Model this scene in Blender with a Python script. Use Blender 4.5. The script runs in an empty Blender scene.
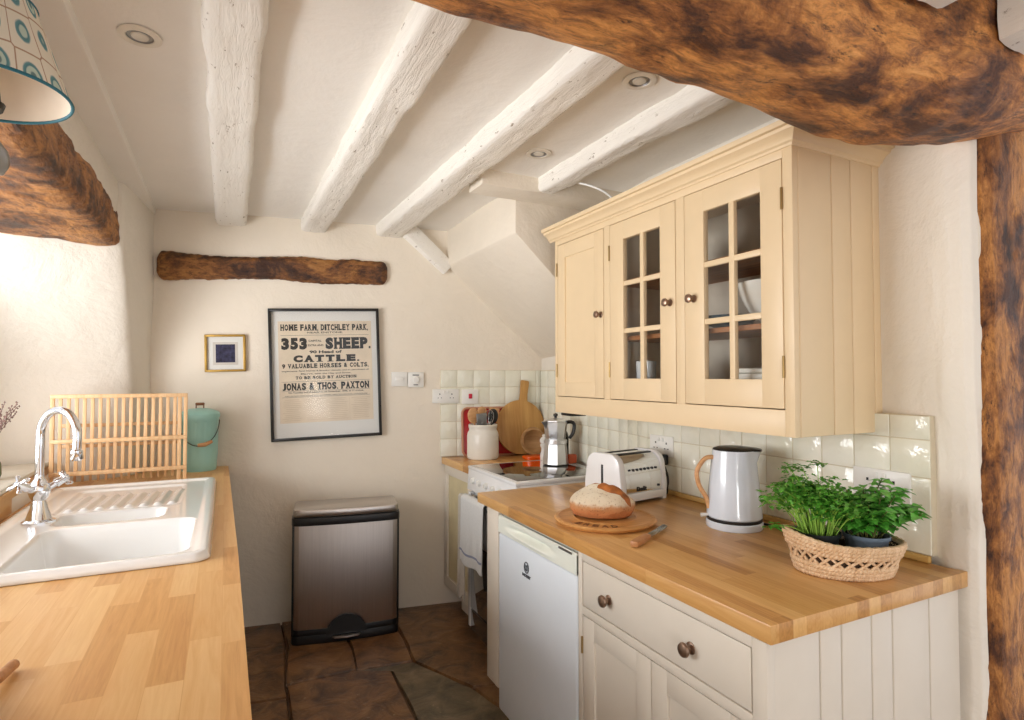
import bpy, bmesh, math, random
from mathutils import Vector, Matrix, noise
R = math.radians
sc = bpy.context.scene
C = sc.collection

# ------------------------------------------------------------------ camera
cam = bpy.data.cameras.new('camera'); co = bpy.data.objects.new('camera', cam); C.objects.link(co)
cam.sensor_width = 36; cam.lens = 577 / 1024 * 36; cam.clip_start = 0.02
co.location = (0, 0, 1.40); co.rotation_euler = (R(91.6), 0, R(-26.4))
sc.camera = co
# ------------------------------------------------------------------ light
sc.view_settings.view_transform = 'Standard'; sc.view_settings.look = 'None'
sc.view_settings.gamma = 1; sc.view_settings.use_curve_mapping = False
sc.view_settings.exposure = 0.33
w = bpy.data.worlds.new('sky'); sc.world = w; w.use_nodes = True
w.node_tree.nodes['Background'].inputs[0].default_value = (0.93, 0.95, 1.0, 1)
w.node_tree.nodes['Background'].inputs[1].default_value = 0.95
def area(name, loc, rot, sx, sy, power, col):
    l = bpy.data.lights.new(name, 'AREA'); l.shape = 'RECTANGLE'; l.size = sx; l.size_y = sy
    l.energy = power; l.color = col
    o = bpy.data.objects.new(name, l); C.objects.link(o); o.location = loc; o.rotation_euler = rot
    return o
# daylight outside the window over the sink; added fill light behind the camera, tilted up to brighten the ceiling
area('window_daylight', (-1.60, 1.75, 1.38), (0, R(-112), 0), 1.0, 1.6, 64, (0.96, 0.98, 1.0))
area('near_room_fill', (-1.2, -1.5, 0.85), (R(126), 0, R(-40)), 2.2, 1.4, 118, (1.0, 0.98, 0.96))

# ------------------------------------------------------------------ materials
def nt(name):
    m = bpy.data.materials.new(name); m.use_nodes = True
    n = m.node_tree.nodes; l = m.node_tree.links
    return m, n, l, n['Principled BSDF']
def rgb(r, g, b):
    f = lambda c: (c / 255 / 12.92) if c / 255 <= 0.04045 else ((c / 255 + 0.055) / 1.055) ** 2.4
    return (f(r), f(g), f(b), 1)
def coords(n, l, scale=(1, 1, 1), rot=(0, 0, 0), which='Object'):
    tc = n.new('ShaderNodeTexCoord'); mp = n.new('ShaderNodeMapping')
    mp.inputs['Scale'].default_value = scale; mp.inputs['Rotation'].default_value = rot
    l.new(tc.outputs[which], mp.inputs[0]); return mp.outputs[0]
def noi(n, l, vec, scale, detail=4, rough=0.55, dist=0):
    t = n.new('ShaderNodeTexNoise'); t.inputs['Scale'].default_value = scale; t.inputs['Detail'].default_value = detail
    t.inputs['Roughness'].default_value = rough; t.inputs['Distortion'].default_value = dist
    if vec is not None: l.new(vec, t.inputs['Vector'])
    return t.outputs['Fac']
def ramp(n, l, fac, stops):
    r = n.new('ShaderNodeValToRGB'); e = r.color_ramp.elements
    while len(e) < len(stops): e.new(0.5)
    for i, (p, c) in enumerate(stops): e[i].position = p; e[i].color = c
    l.new(fac, r.inputs[0]); return r.outputs['Color']
def bump(n, l, p, h, strength, dist=0.01):
    b = n.new('ShaderNodeBump'); b.inputs['Strength'].default_value = strength; b.inputs['Distance'].default_value = dist
    l.new(h, b.inputs['Height']); l.new(b.outputs[0], p.inputs['Normal'])
def mixc(n, l, fac, a, b, mode='MIX'):
    m = n.new('ShaderNodeMix'); m.data_type = 'RGBA'; m.blend_type = mode
    for s, v in ((0, fac), (6, a), (7, b)):
        if isinstance(v, (int, float)): m.inputs[s].default_value = v
        elif isinstance(v, tuple): m.inputs[s].default_value = v
        else: l.new(v, m.inputs[s])
    return m.outputs[2]
def plain(name, col, rough=0.5, metal=0, bmp=0, bs=60, var=0.06, coat=0):
    m, n, l, p = nt(name)
    v = coords(n, l); f = noi(n, l, v, bs * 0.2, 3)
    dark = tuple(c * (1 - var) for c in col[:3]) + (1,); lite = tuple(min(1, c * (1 + var)) for c in col[:3]) + (1,)
    l.new(ramp(n, l, f, [(0.3, dark), (0.7, lite)]), p.inputs['Base Color'])
    p.inputs['Roughness'].default_value = rough; p.inputs['Metallic'].default_value = metal
    p.inputs['Coat Weight'].default_value = coat
    if bmp: bump(n, l, p, noi(n, l, v, bs, 4), bmp, 0.004)
    return m
def plaster(name, col, s=1.0):
    m, n, l, p = nt(name); v = coords(n, l)
    f = noi(n, l, v, 2.5, 4)
    l.new(ramp(n, l, f, [(0.3, tuple(c * .95 for c in col[:3]) + (1,)), (0.7, col)]), p.inputs['Base Color'])
    p.inputs['Roughness'].default_value = 0.75
    a = noi(n, l, v, 4.5, 6, 0.6, 0.4); b = noi(n, l, v, 60, 3)
    ad = n.new('ShaderNodeMath'); ad.operation = 'MULTIPLY_ADD'; ad.inputs[1].default_value = 0.06
    l.new(b, ad.inputs[0]); l.new(a, ad.inputs[2]); bump(n, l, p, ad.outputs[0], 0.35 * s, 0.05)
    return m
def painted_timber(name, col):
    m, n, l, p = nt(name); v = coords(n, l, (14, 1.6, 14))
    f = noi(n, l, v, 4, 8, 0.7, 0.3); v2 = coords(n, l, (5, 1.5, 5)); g = noi(n, l, v2, 9, 8, 0.75)
    spots = ramp(n, l, g, [(0.350, (0.34, 0.26, 0.18, 1)), (0.385, col)])
    c = mixc(n, l, 0.6, spots, ramp(n, l, f, [(0.3, tuple(x * .86 for x in col[:3]) + (1,)), (0.6, col)]), 'MULTIPLY')
    l.new(spots, p.inputs['Base Color']); p.inputs['Roughness'].default_value = 0.65
    bump(n, l, p, f, 0.55, 0.012); return m
def old_oak(name, axis=0, bright=1.0):
    m, n, l, p = nt(name)
    s = [15, 15, 15]; s[axis] = 4.2; s2 = [4.5, 4.5, 4.5]; s2[axis] = 2.6
    v = coords(n, l, tuple(s)); v2 = coords(n, l, tuple(s2))
    grain = noi(n, l, v, 3.2, 12, 0.78, 0.5); blot = noi(n, l, v2, 1.5, 8, 0.68, 0.4); knot = noi(n, l, coords(n, l, (3, 3, 3)), 1.9, 3, 0.5, 0.8)
    k = bright
    g = ramp(n, l, grain, [(0.28, (0.045 * k, 0.018 * k, 0.007 * k, 1)), (0.40, (0.22 * k, 0.085 * k, 0.022 * k, 1)), (0.52, (0.50 * k, 0.215 * k, 0.052 * k, 1)), (0.72, (0.72 * k, 0.38 * k, 0.12 * k, 1))])
    d = ramp(n, l, blot, [(0.40, (0.16, 0.10, 0.075, 1)), (0.49, (0.70, 0.58, 0.48, 1)), (0.56, (1.15, 1.1, 1.05, 1))])
    kk = ramp(n, l, knot, [(0.24, (0.10, 0.08, 0.08, 1)), (0.36, (1, 1, 1, 1))])
    crk = noi(n, l, coords(n, l, tuple(x * .6 for x in s)), 5.0, 10, 0.8, 0.2); ck_ = ramp(n, l, crk, [(0.36, (0.16, 0.12, 0.10, 1)), (0.42, (1, 1, 1, 1))])
    c = mixc(n, l, 1.0, g, d, 'MULTIPLY'); c = mixc(n, l, 1.0, c, kk, 'MULTIPLY'); c = mixc(n, l, 1.0, c, ck_, 'MULTIPLY')
    l.new(c, p.inputs['Base Color']); p.inputs['Roughness'].default_value = 0.5
    bump(n, l, p, grain, 0.8, 0.012); return m
def staves(name, lo, mid, hi, w=0.042, L=0.34, rough=0.32):
    # oak staves laid along Y, each its own tone, with fine grain
    m, n, l, p = nt(name)
    tc = n.new('ShaderNodeTexCoord'); sx = n.new('ShaderNodeSeparateXYZ'); l.new(tc.outputs['Object'], sx.inputs[0])
    cx = n.new('ShaderNodeCombineXYZ'); l.new(sx.outputs[1], cx.inputs[0]); l.new(sx.outputs[0], cx.inputs[1])
    b = n.new('ShaderNodeTexBrick'); l.new(cx.outputs[0], b.inputs['Vector'])
    b.inputs['Scale'].default_value = 1; b.inputs['Brick Width'].default_value = L; b.inputs['Row Height'].default_value = w
    b.inputs['Mortar Size'].default_value = 0.0006; b.inputs['Mortar Smooth'].default_value = 0.3; b.offset = 0.37; b.squash = 0.8; b.squash_frequency = 3
    b.inputs['Color1'].default_value = (0, 0, 0, 1); b.inputs['Color2'].default_value = (1, 1, 1, 1); b.inputs['Mortar'].default_value = (0.25, 0.25, 0.25, 1)
    mp = n.new('ShaderNodeMapping'); mp.inputs['Scale'].default_value = (55, 3.2, 30); l.new(tc.outputs['Object'], mp.inputs[0])
    off = n.new('ShaderNodeVectorMath'); off.operation = 'MULTIPLY_ADD'; off.inputs[1].default_value = (9, 9, 9)
    l.new(b.outputs['Color'], off.inputs[0]); l.new(mp.outputs[0], off.inputs[2])
    g = noi(n, l, off.outputs[0], 1.3, 6, 0.6, 1.4)
    fine = noi(n, l, coords(n, l, (240, 9, 120)), 1.0, 4, 0.6)
    md = n.new('ShaderNodeMath'); md.operation = 'MULTIPLY_ADD'; md.inputs[1].default_value = 0.42
    bw = n.new('ShaderNodeSeparateColor'); l.new(b.outputs['Color'], bw.inputs[0]); l.new(bw.outputs[0], md.inputs[0])
    m2 = n.new('ShaderNodeMath'); m2.operation = 'MULTIPLY_ADD'; m2.inputs[1].default_value = 0.58; l.new(g, m2.inputs[0]); 
    l.new(m2.outputs[0], md.inputs[2]); m2.inputs[2].default_value = 0.0
    m3 = n.new('ShaderNodeMath'); m3.operation = 'MULTIPLY_ADD'; m3.inputs[1].default_value = 0.16; l.new(fine, m3.inputs[0]); l.new(md.outputs[0], m3.inputs[2])
    l.new(ramp(n, l, m3.outputs[0], [(0.22, lo), (0.5, mid), (0.85, hi)]), p.inputs['Base Color'])
    p.inputs['Roughness'].default_value = rough; bump(n, l, p, g, 0.05, 0.002); return m
def wood(name, lo, hi, axis=2, rough=0.5, s=1.0):
    m, n, l, p = nt(name); sc_ = [40 * s] * 3; sc_[axis] = 3 * s
    g = noi(n, l, coords(n, l, tuple(sc_)), 1.2, 6, 0.6, 0.8)
    l.new(ramp(n, l, g, [(0.3, lo), (0.7, hi)]), p.inputs['Base Color']); p.inputs['Roughness'].default_value = rough
    bump(n, l, p, g, 0.15, 0.002); return m
def glassy(name, alpha=0.12, col=(1, 1, 1, 1), rough=0.03):
    m, n, l, p = nt(name); n.remove(p)
    t = n.new('ShaderNodeBsdfTransparent'); g = n.new('ShaderNodeBsdfGlossy'); g.inputs['Roughness'].default_value = rough
    t.inputs[0].default_value = col; fr = n.new('ShaderNodeFresnel'); fr.inputs[0].default_value = 1.5
    ge = n.new('ShaderNodeNewGeometry'); iv = n.new('ShaderNodeMath'); iv.operation = 'SUBTRACT'; iv.inputs[0].default_value = 1; l.new(ge.outputs['Backfacing'], iv.inputs[1])
    ad = n.new('ShaderNodeMath'); ad.operation = 'MULTIPLY'; l.new(iv.outputs[0], ad.inputs[1]); l.new(fr.outputs[0], ad.inputs[0])
    mx = n.new('ShaderNodeMixShader'); l.new(ad.outputs[0], mx.inputs[0]); l.new(t.outputs[0], mx.inputs[1]); l.new(g.outputs[0], mx.inputs[2])
    l.new(mx.outputs[0], n['Material Output'].inputs[0]); return m
def brushed(name, col, rough=0.35, axis=2):
    m, n, l, p = nt(name); s = [300, 300, 300]; s[axis] = 4
    g = noi(n, l, coords(n, l, tuple(s)), 1, 3)
    l.new(ramp(n, l, g, [(0.3, tuple(c * .88 for c in col[:3]) + (1,)), (0.7, col)]), p.inputs['Base Color'])
    p.inputs['Metallic'].default_value = 1; p.inputs['Roughness'].default_value = rough
    p.inputs['Anisotropic'].default_value = 0.5; bump(n, l, p, g, 0.05, 0.001); return m

M = {}
M['plaster'] = plaster('plaster', rgb(240, 232, 219))
M['plaster_far'] = plaster('plaster_far', rgb(240, 229, 212), 0.8)
M['ceiling'] = plaster('ceiling_paint', rgb(250, 245, 237), 0.5)
M['joist'] = painted_timber('white_painted_timber', rgb(250, 245, 236))
M['oakX'] = old_oak('old_oak_x', 0, 1.3); M['oakY'] = old_oak('old_oak_y', 1, 0.85); M['oakZ'] = old_oak('old_oak_z', 2, 1.0)
M['oakB'] = old_oak('old_oak_batten', 0, 0.62)
M['wtL'] = staves('oak_staves_pale', rgb(196, 138, 78), rgb(220, 168, 104), rgb(236, 194, 134), 0.055, 0.42, 0.4)
M['wtR'] = staves('oak_staves', rgb(160, 108, 56), rgb(204, 150, 86), rgb(226, 180, 116), 0.042, 0.40, 0.3)
M['cream'] = plain('cream_yellow_paint', rgb(234, 209, 170), 0.42, var=0.015)
M['greige'] = plain('pale_stone_paint', rgb(222, 212, 197), 0.42, var=0.015)
M['cabin'] = plain('cabinet_interior', rgb(214, 202, 182), 0.6)
M['shelf'] = wood('shelf_wood', rgb(120, 74, 38), rgb(176, 116, 64), 1)
M['white'] = plain('white_enamel', rgb(240, 240, 240), 0.22, var=0.01, coat=0.3)
M['fridge'] = plain('fridge_white', rgb(226, 232, 238), 0.35, var=0.01)
M['fridge_trim'] = plain('fridge_trim', rgb(232, 234, 222), 0.4, var=0.01)
M['ceramic'] = plain('white_ceramic', rgb(244, 244, 242), 0.12, var=0.005, coat=0.5)
M['chrome'] = plain('chrome', (0.82, 0.83, 0.86, 1), 0.08, 1, var=0.01)
M['steel'] = brushed('brushed_steel', (0.60, 0.55, 0.52, 1), 0.42)
M['steel_lid'] = brushed('brushed_steel_lid', (0.62, 0.58, 0.55, 1), 0.3, 0)
M['alu'] = plain('cast_aluminium', (0.72, 0.72, 0.73, 1), 0.36, 1, var=0.03)
M['black'] = plain('black_plastic', (0.012, 0.012, 0.013, 1), 0.35)
M['blackglass'] = plain('black_glass', (0.008, 0.008, 0.010, 1), 0.04, var=0.01, coat=1)
M['darkgreen'] = plain('dark_bottle_glass', (0.02, 0.03, 0.028, 1), 0.15)
M['bronze'] = plain('aged_bronze', rgb(150, 124, 106), 0.28, 0.85)
M['brass'] = plain('brass', rgb(168, 140, 92), 0.4, 0.9)
M['gold'] = plain('gilt_frame', rgb(176, 140, 66), 0.45, 0.5, var=0.15)
M['frame'] = plain('black_frame', (0.018, 0.017, 0.016, 1), 0.3)
M['mount'] = plain('mount_card', rgb(226, 224, 218), 0.8, var=0.01)
M['paper'] = plain('old_paper', rgb(226, 210, 186), 0.85, bs=30, var=0.07)
M['ink'] = plain('printing_ink', (0.025, 0.023, 0.02, 1), 0.8)
M['faint'] = plain('faint_ink', rgb(206, 186, 160), 0.85)
M['indigo'] = plain('indigo_print', rgb(52, 50, 76), 0.8, bs=260, var=0.6)
M['glass'] = glassy('pane_glass', 0.2); M['picglass'] = glassy('picture_glass', 0.05, rough=0.12)
M['plastic'] = plain('white_plastic', rgb(238, 236, 230), 0.3, var=0.01)
M['redneon'] = plain('red_rocker', rgb(200, 30, 60), 0.3)
M['red'] = plain('red_lacquer', rgb(176, 22, 32), 0.3)
M['orange'] = plain('orange_enamel', rgb(235, 92, 16), 0.25)
M['mint'] = plain('mint_enamel', rgb(162, 212, 202), 0.35, var=0.03)
M['bamboo'] = wood('bamboo', rgb(214, 168, 118), rgb(238, 200, 152), 2, 0.45)
M['beech'] = wood('beech', rgb(196, 140, 90), rgb(222, 174, 124), 0, 0.45)
M['board'] = wood('board_sycamore', rgb(172, 122, 62), rgb(204, 158, 92), 2, 0.5, 0.6)
M['bowlwood'] = wood('bowl_wood', rgb(140, 98, 56), rgb(186, 146, 98), 0, 0.5, 0.5)
M['breadboard'] = wood('bread_board_wood', rgb(190, 130, 68), rgb(222, 166, 100), 0, 0.45)
M['darkwood'] = wood('dark_wood', rgb(92, 52, 24), rgb(134, 84, 44), 0, 0.45)
M['knifewood'] = wood('knife_handle_wood', rgb(176, 118, 72), rgb(206, 150, 100), 0, 0.45)
M['blade'] = plain('knife_blade', (0.42, 0.42, 0.42, 1), 0.25, 1)
M['stone'] = plain('stoneware', rgb(232, 226, 214), 0.3, var=0.03)
M['towel'] = plain('towel_cloth', rgb(226, 226, 224), 0.95, bmp=0.6, bs=400, var=0.03)
M['towel2'] = plain('towel_cloth_grey', rgb(206, 200, 190), 0.95, bmp=0.6, bs=300, var=0.05)
M['stripe'] = plain('towel_stripe', rgb(150, 158, 178), 0.95)
M['kettle'] = plain('kettle_enamel', rgb(222, 230, 240), 0.16, var=0.005, coat=0.6)
M['wicker'] = wood('seagrass', rgb(206, 166, 122), rgb(240, 210, 174), 2, 0.75, 2.0)
M['leafA'] = plain('parsley_leaf', rgb(92, 164, 54), 0.5, bs=200, var=0.4)
M['leafB'] = plain('mint_leaf', rgb(98, 176, 66), 0.45, bs=120, var=0.35)
M['stem'] = plain('herb_stem', rgb(160, 204, 84), 0.5, var=0.2)
M['soil'] = plain('soil', rgb(40, 28, 20), 0.95)
M['potA'] = plain('black_pot', rgb(34, 38, 38), 0.5); M['potB'] = plain('grey_pot', rgb(116, 130, 146), 0.5)
M['grout'] = plain('grout', rgb(214, 202, 176), 0.8)
M['cork'] = plain('rubber', (0.02, 0.02, 0.02, 1), 0.7)
M['blueglass'] = plain('blue_china', rgb(60, 84, 96), 0.3); M['china'] = plain('white_china', rgb(228, 226, 216), 0.2, var=0.01)
M['vase'] = plain('green_vase', rgb(96, 112, 84), 0.25); M['dried'] = plain('dried_stem', rgb(120, 92, 84), 0.9, var=0.2)
M['teal'] = plain('teal_trim', rgb(36, 104, 118), 0.7); M['darkmetal'] = plain('dark_metal', (0.03, 0.025, 0.02, 1), 0.4, 0.6)
M['bulb'] = plain('frosted_bulb', rgb(225, 220, 210), 0.2)
M['lampgrey'] = plain('grey_metal', rgb(150, 150, 150), 0.3, 0.8)

def tile_mat():
    m, n, l, p = nt('cream_glazed_tile'); v = coords(n, l)
    f = noi(n, l, v, 7, 2)
    l.new(ramp(n, l, f, [(0.3, rgb(232, 230, 210)), (0.7, rgb(242, 240, 226))]), p.inputs['Base Color'])
    p.inputs['Roughness'].default_value = 0.1; bump(n, l, p, noi(n, l, v, 16, 3, 0.5, 0.6), 0.5, 0.01); return m
M['tile'] = tile_mat()
def crust_mat():
    m, n, l, p = nt('bread_crust')
    tc = n.new('ShaderNodeTexCoord'); sp = n.new('ShaderNodeSeparateXYZ'); l.new(tc.outputs['Object'], sp.inputs[0])
    f = noi(n, l, tc.outputs['Object'], 40, 6, 0.7)
    a = n.new('ShaderNodeMath'); a.operation = 'MULTIPLY_ADD'; a.inputs[1].default_value = 0.035; l.new(f, a.inputs[0]); l.new(sp.outputs[2], a.inputs[2])
    mr = n.new('ShaderNodeMapRange'); mr.inputs[1].default_value = 0.0; mr.inputs[2].default_value = 0.12; l.new(a.outputs[0], mr.inputs[0])
    c = ramp(n, l, mr.outputs[0], [(0.08, rgb(150, 84, 40)), (0.34, rgb(196, 124, 72)), (0.50, rgb(196, 140, 92)), (0.60, rgb(224, 206, 178)), (1.0, rgb(232, 220, 198))])
    sp2 = ramp(n, l, noi(n, l, tc.outputs['Object'], 150, 3), [(0.30, rgb(150, 100, 60)), (0.42, (1, 1, 1, 1))])
    l.new(mixc(n, l, 0.6, c, sp2, 'MULTIPLY'), p.inputs['Base Color']); p.inputs['Roughness'].default_value = 0.85
    bump(n, l, p, f, 0.6, 0.006); return m
M['crust'] = crust_mat(); M['ear'] = plain('dark_crust', rgb(168, 98, 42), 0.6, bmp=0.8, bs=160, var=0.5)
def shade_mat():
    # cream fabric printed with teal ovals joined by a thin ogee line
    m, n, l, p = nt('printed_shade'); v = coords(n, l, which='UV')
    def ring(cx, cy):
        return None
    mp = n.new('ShaderNodeMapping'); mp.inputs['Scale'].default_value = (16, 2.2, 1); l.new(v, mp.inputs[0])
    vo = n.new('ShaderNodeTexVoronoi'); vo.inputs['Scale'].default_value = 1; vo.inputs['Randomness'].default_value = 0.25; l.new(mp.outputs[0], vo.inputs['Vector'])
    c = ramp(n, l, vo.outputs['Distance'], [(0.0, rgb(96, 116, 112)), (0.10, rgb(110, 134, 128)), (0.13, rgb(186, 200, 182)), (0.22, rgb(190, 204, 186)), (0.25, rgb(86, 130, 134)), (0.31, rgb(104, 146, 146)), (0.35, rgb(228, 218, 196))])
    ve = n.new('ShaderNodeTexVoronoi'); ve.feature = 'DISTANCE_TO_EDGE'; ve.inputs['Randomness'].default_value = 0.25; ve.inputs['Scale'].default_value = 1; l.new(mp.outputs[0], ve.inputs['Vector'])
    e = ramp(n, l, ve.outputs['Distance'], [(0.012, rgb(196, 164, 144)), (0.03, (1, 1, 1, 1))])
    l.new(mixc(n, l, 1.0, c, e, 'MULTIPLY'), p.inputs['Base Color']); p.inputs['Roughness'].default_value = 0.9
    p.inputs['Subsurface Weight'].default_value = 0.0; return m
M['shade'] = shade_mat(); M['lining'] = plain('shade_lining', rgb(232, 216, 196), 0.9)
def floor_mat():
    m, n, l, p = nt('flagstone'); at = n.new('ShaderNodeAttribute'); at.attribute_name = 'slab'
    v = coords(n, l); f = noi(n, l, v, 7, 8, 0.65, 0.6); sp = n.new('ShaderNodeSeparateColor'); l.new(at.outputs['Color'], sp.inputs[0])
    warm = ramp(n, l, f, [(0.30, rgb(52, 36, 24)), (0.44, rgb(104, 72, 44)), (0.58, rgb(140, 100, 62)), (0.80, rgb(176, 140, 100))])
    cool = ramp(n, l, f, [(0.30, rgb(64, 54, 40)), (0.5, rgb(110, 96, 74)), (0.7, rgb(146, 128, 100))])
    c = mixc(n, l, sp.outputs[0], warm, cool); 
    v3 = noi(n, l, v, 30, 5, 0.7); s = ramp(n, l, v3, [(0.64, (0, 0, 0, 1)), (0.72, (1, 1, 1, 1))])
    c = mixc(n, l, s, c, rgb(170, 150, 122))
    l.new(c, p.inputs['Base Color']); p.inputs['Roughness'].default_value = 0.28
    bump(n, l, p, f, 0.35, 0.02); return m
M['flag'] = floor_mat()

# ------------------------------------------------------------------ mesh helpers
def bm_new(): return bmesh.new()
def merge(bm, src, mat=None):
    me = bpy.data.meshes.new('tmp'); src.to_mesh(me); src.free()
    if mat is not None: me.transform(mat)
    bm.from_mesh(me); bpy.data.meshes.remove(me)
def box(bm, x0, x1, y0, y1, z0, z1, bev=0.0, seg=2, mat=None):
    t = bmesh.new(); bmesh.ops.create_cube(t, size=1)
    for v in t.verts:
        v.co = Vector((x0 + (v.co.x + .5) * (x1 - x0), y0 + (v.co.y + .5) * (y1 - y0), z0 + (v.co.z + .5) * (z1 - z0)))
    if bev > 0: bmesh.ops.bevel(t, geom=list(t.edges), offset=bev, segments=seg, profile=0.5, affect='EDGES')
    merge(bm, t, mat); return bm
def prism(bm, poly, z0, z1, axis='z', bev=0.0):
    t = bmesh.new()
    f = {'z': lambda a, b, c: (a, b, c), 'y': lambda a, b, c: (a, c, b), 'x': lambda a, b, c: (c, a, b)}[axis]
    lo = [t.verts.new(f(a, b, z0)) for a, b in poly]; hi = [t.verts.new(f(a, b, z1)) for a, b in poly]
    n = len(poly); t.faces.new(lo[::-1]); t.faces.new(hi)
    for i in range(n): t.faces.new((lo[i], lo[(i + 1) % n], hi[(i + 1) % n], hi[i]))
    bmesh.ops.recalc_face_normals(t, faces=t.faces)
    if bev > 0: bmesh.ops.bevel(t, geom=list(t.edges), offset=bev, segments=2, profile=0.5, affect='EDGES')
    merge(bm, t); return bm
def lathe(bm, prof, seg=32, mat=None, cap=True):
    t = bmesh.new(); rings = []
    for r, z in prof:
        rings.append([t.verts.new((max(r, 1e-5) * math.cos(2 * math.pi * i / seg), max(r, 1e-5) * math.sin(2 * math.pi * i / seg), z)) for i in range(seg)])
    for a, b in zip(rings, rings[1:]):
        for i in range(seg): t.faces.new((a[i], a[(i + 1) % seg], b[(i + 1) % seg], b[i]))
    if cap:
        if prof[0][0] > 1e-4: t.faces.new(rings[0][::-1])
        if prof[-1][0] > 1e-4: t.faces.new(rings[-1])
    bmesh.ops.remove_doubles(t, verts=t.verts, dist=1e-5)
    bmesh.ops.recalc_face_normals(t, faces=t.faces)
    merge(bm, t, mat); return bm
def tube(bm, pts, rad, seg=10, closed=False, mat=None):
    t = bmesh.new(); P = [Vector(p) for p in pts]; n = len(P)
    if not isinstance(rad, (list, tuple)): rad = [rad] * n
    rings = []; up = None
    for i in range(n):
        a = P[(i - 1) % n] if (closed or i > 0) else P[i]; b = P[(i + 1) % n] if (closed or i < n - 1) else P[i]
        d = (b - a).normalized()
        if up is None: up = Vector((0, 0, 1)) if abs(d.z) < 0.9 else Vector((1, 0, 0))
        s = d.cross(up).normalized(); up = s.cross(d).normalized()
        rings.append([t.verts.new(P[i] + (s * math.cos(2 * math.pi * k / seg) + up * math.sin(2 * math.pi * k / seg)) * rad[i]) for k in range(seg)])
    for i in range(n if closed else n - 1):
        a, b = rings[i], rings[(i + 1) % n]
        for k in range(seg): t.faces.new((a[k], a[(k + 1) % seg], b[(k + 1) % seg], b[k]))
    if not closed: t.faces.new(rings[0][::-1]); t.faces.new(rings[-1])
    bmesh.ops.recalc_face_normals(t, faces=t.faces)
    merge(bm, t, mat); return bm
def smooth_path(pts, k=6):
    P = [Vector(p) for p in pts]; out = []
    for i in range(len(P) - 1):
        p0 = P[max(i - 1, 0)]; p1 = P[i]; p2 = P[i + 1]; p3 = P[min(i + 2, len(P) - 1)]
        for j in range(k):
            t = j / k
            out.append(0.5 * ((2 * p1) + (p2 - p0) * t + (2 * p0 - 5 * p1 + 4 * p2 - p3) * t * t + (3 * p1 - p0 - 3 * p2 + p3) * t ** 3))
    out.append(P[-1]); return out
def rough_beam(bm, pts, side, up, hw, hh, power=5, amp=0.01, freq=5, seg=80, ring=36, seed=0, fine=0.003, cap=True, endr=0):
    P = [Vector(p) for p in pts]; L = [0]
    for a, b in zip(P, P[1:]): L.append(L[-1] + (b - a).length)
    def lerp(arr, t):
        if not isinstance(arr, (list, tuple)): return arr
        x = t * (len(arr) - 1); i = min(int(x), len(arr) - 2); return arr[i] + (arr[i + 1] - arr[i]) * (x - i)
    def pos(t):
        s = t * L[-1]
        for i in range(len(P) - 1):
            if s <= L[i + 1] + 1e-9: return P[i].lerp(P[i + 1], (s - L[i]) / (L[i + 1] - L[i]))
        return P[-1]
    side = Vector(side).normalized(); up = Vector(up).normalized(); t_ = bmesh.new(); rings = []
    for i in range(seg + 1):
        t = i / seg; c = pos(t); W = lerp(hw, t); H = lerp(hh, t); rg = []
        de = min(t, 1 - t) * L[-1]
        if endr and de < endr: H *= (1 - .45 * (1 - de / endr) ** 2); W *= (1 - .45 * (1 - de / endr) ** 2)
        for k in range(ring):
            a = 2 * math.pi * k / ring; ca, sa = math.cos(a), math.sin(a)
            q = (abs(ca) ** power + abs(sa) ** power) ** (-1 / power)
            v = c + side * (ca * q * W) + up * (sa * q * H)
            d = (side * ca + up * sa)
            nz = noise.noise(Vector((v.x * freq, v.y * freq, v.z * freq)) + Vector((seed * 7.3, 0, 0))) * amp + noise.noise(v * freq * 6 + Vector((seed, 3, 1))) * fine
            rg.append(t_.verts.new(v + d * nz))
        rings.append(rg)
    for a, b in zip(rings, rings[1:]):
        for k in range(ring): t_.faces.new((a[k], a[(k + 1) % ring], b[(k + 1) % ring], b[k]))
    if cap: t_.faces.new(rings[0][::-1]); t_.faces.new(rings[-1])
    bmesh.ops.recalc_face_normals(t_, faces=t_.faces); merge(bm, t_); return bm
def surf(bm, fn, nu, nv, uv=False):
    t = bmesh.new(); g = [[t.verts.new(fn(i / nu, j / nv)) for j in range(nv + 1)] for i in range(nu + 1)]
    for i in range(nu):
        for j in range(nv): t.faces.new((g[i][j], g[i + 1][j], g[i + 1][j + 1], g[i][j + 1]))
    merge(bm, t); return bm
def wm(o):
    m = o.matrix_basis.copy() if False else Matrix.LocRotScale(o.location, o.rotation_euler, o.scale)
    return wm(o.parent) @ m if o.parent else m
def obj(name, bm, mat, parent=None, world=False, label=None, angle=35):
    me = bpy.data.meshes.new(name)
    if world and parent is not None: bmesh.ops.transform(bm, matrix=wm(parent).inverted(), verts=bm.verts)
    bm.to_mesh(me); bm.free()
    for m in (mat if isinstance(mat, (list, tuple)) else [mat]): me.materials.append(m)
    me.polygons.foreach_set('use_smooth', [True] * len(me.polygons)); me.set_sharp_from_angle(angle=R(angle))
    o = bpy.data.objects.new(name, me); C.objects.link(o)
    if parent is not None: o.parent = parent
    if label: o['label'] = label
    return o
def tag(o, label, cat, group=None, kind=None):
    o['label'] = label; o['category'] = cat
    if group: o['group'] = group
    if kind: o['kind'] = kind
    return o
def struct(name, bm, mat, angle=35):
    o = obj(name, bm, mat, angle=angle); o['kind'] = 'structure'; return o
def thing(name, label, cat, loc=(0, 0, 0), rotz=0, group=None, rot=None):
    o = bpy.data.objects.new(name, None); C.objects.link(o); o.location = loc
    o.rotation_euler = rot if rot else (0, 0, rotz); o.empty_display_size = 0.05
    return tag(o, label, cat, group)
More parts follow.
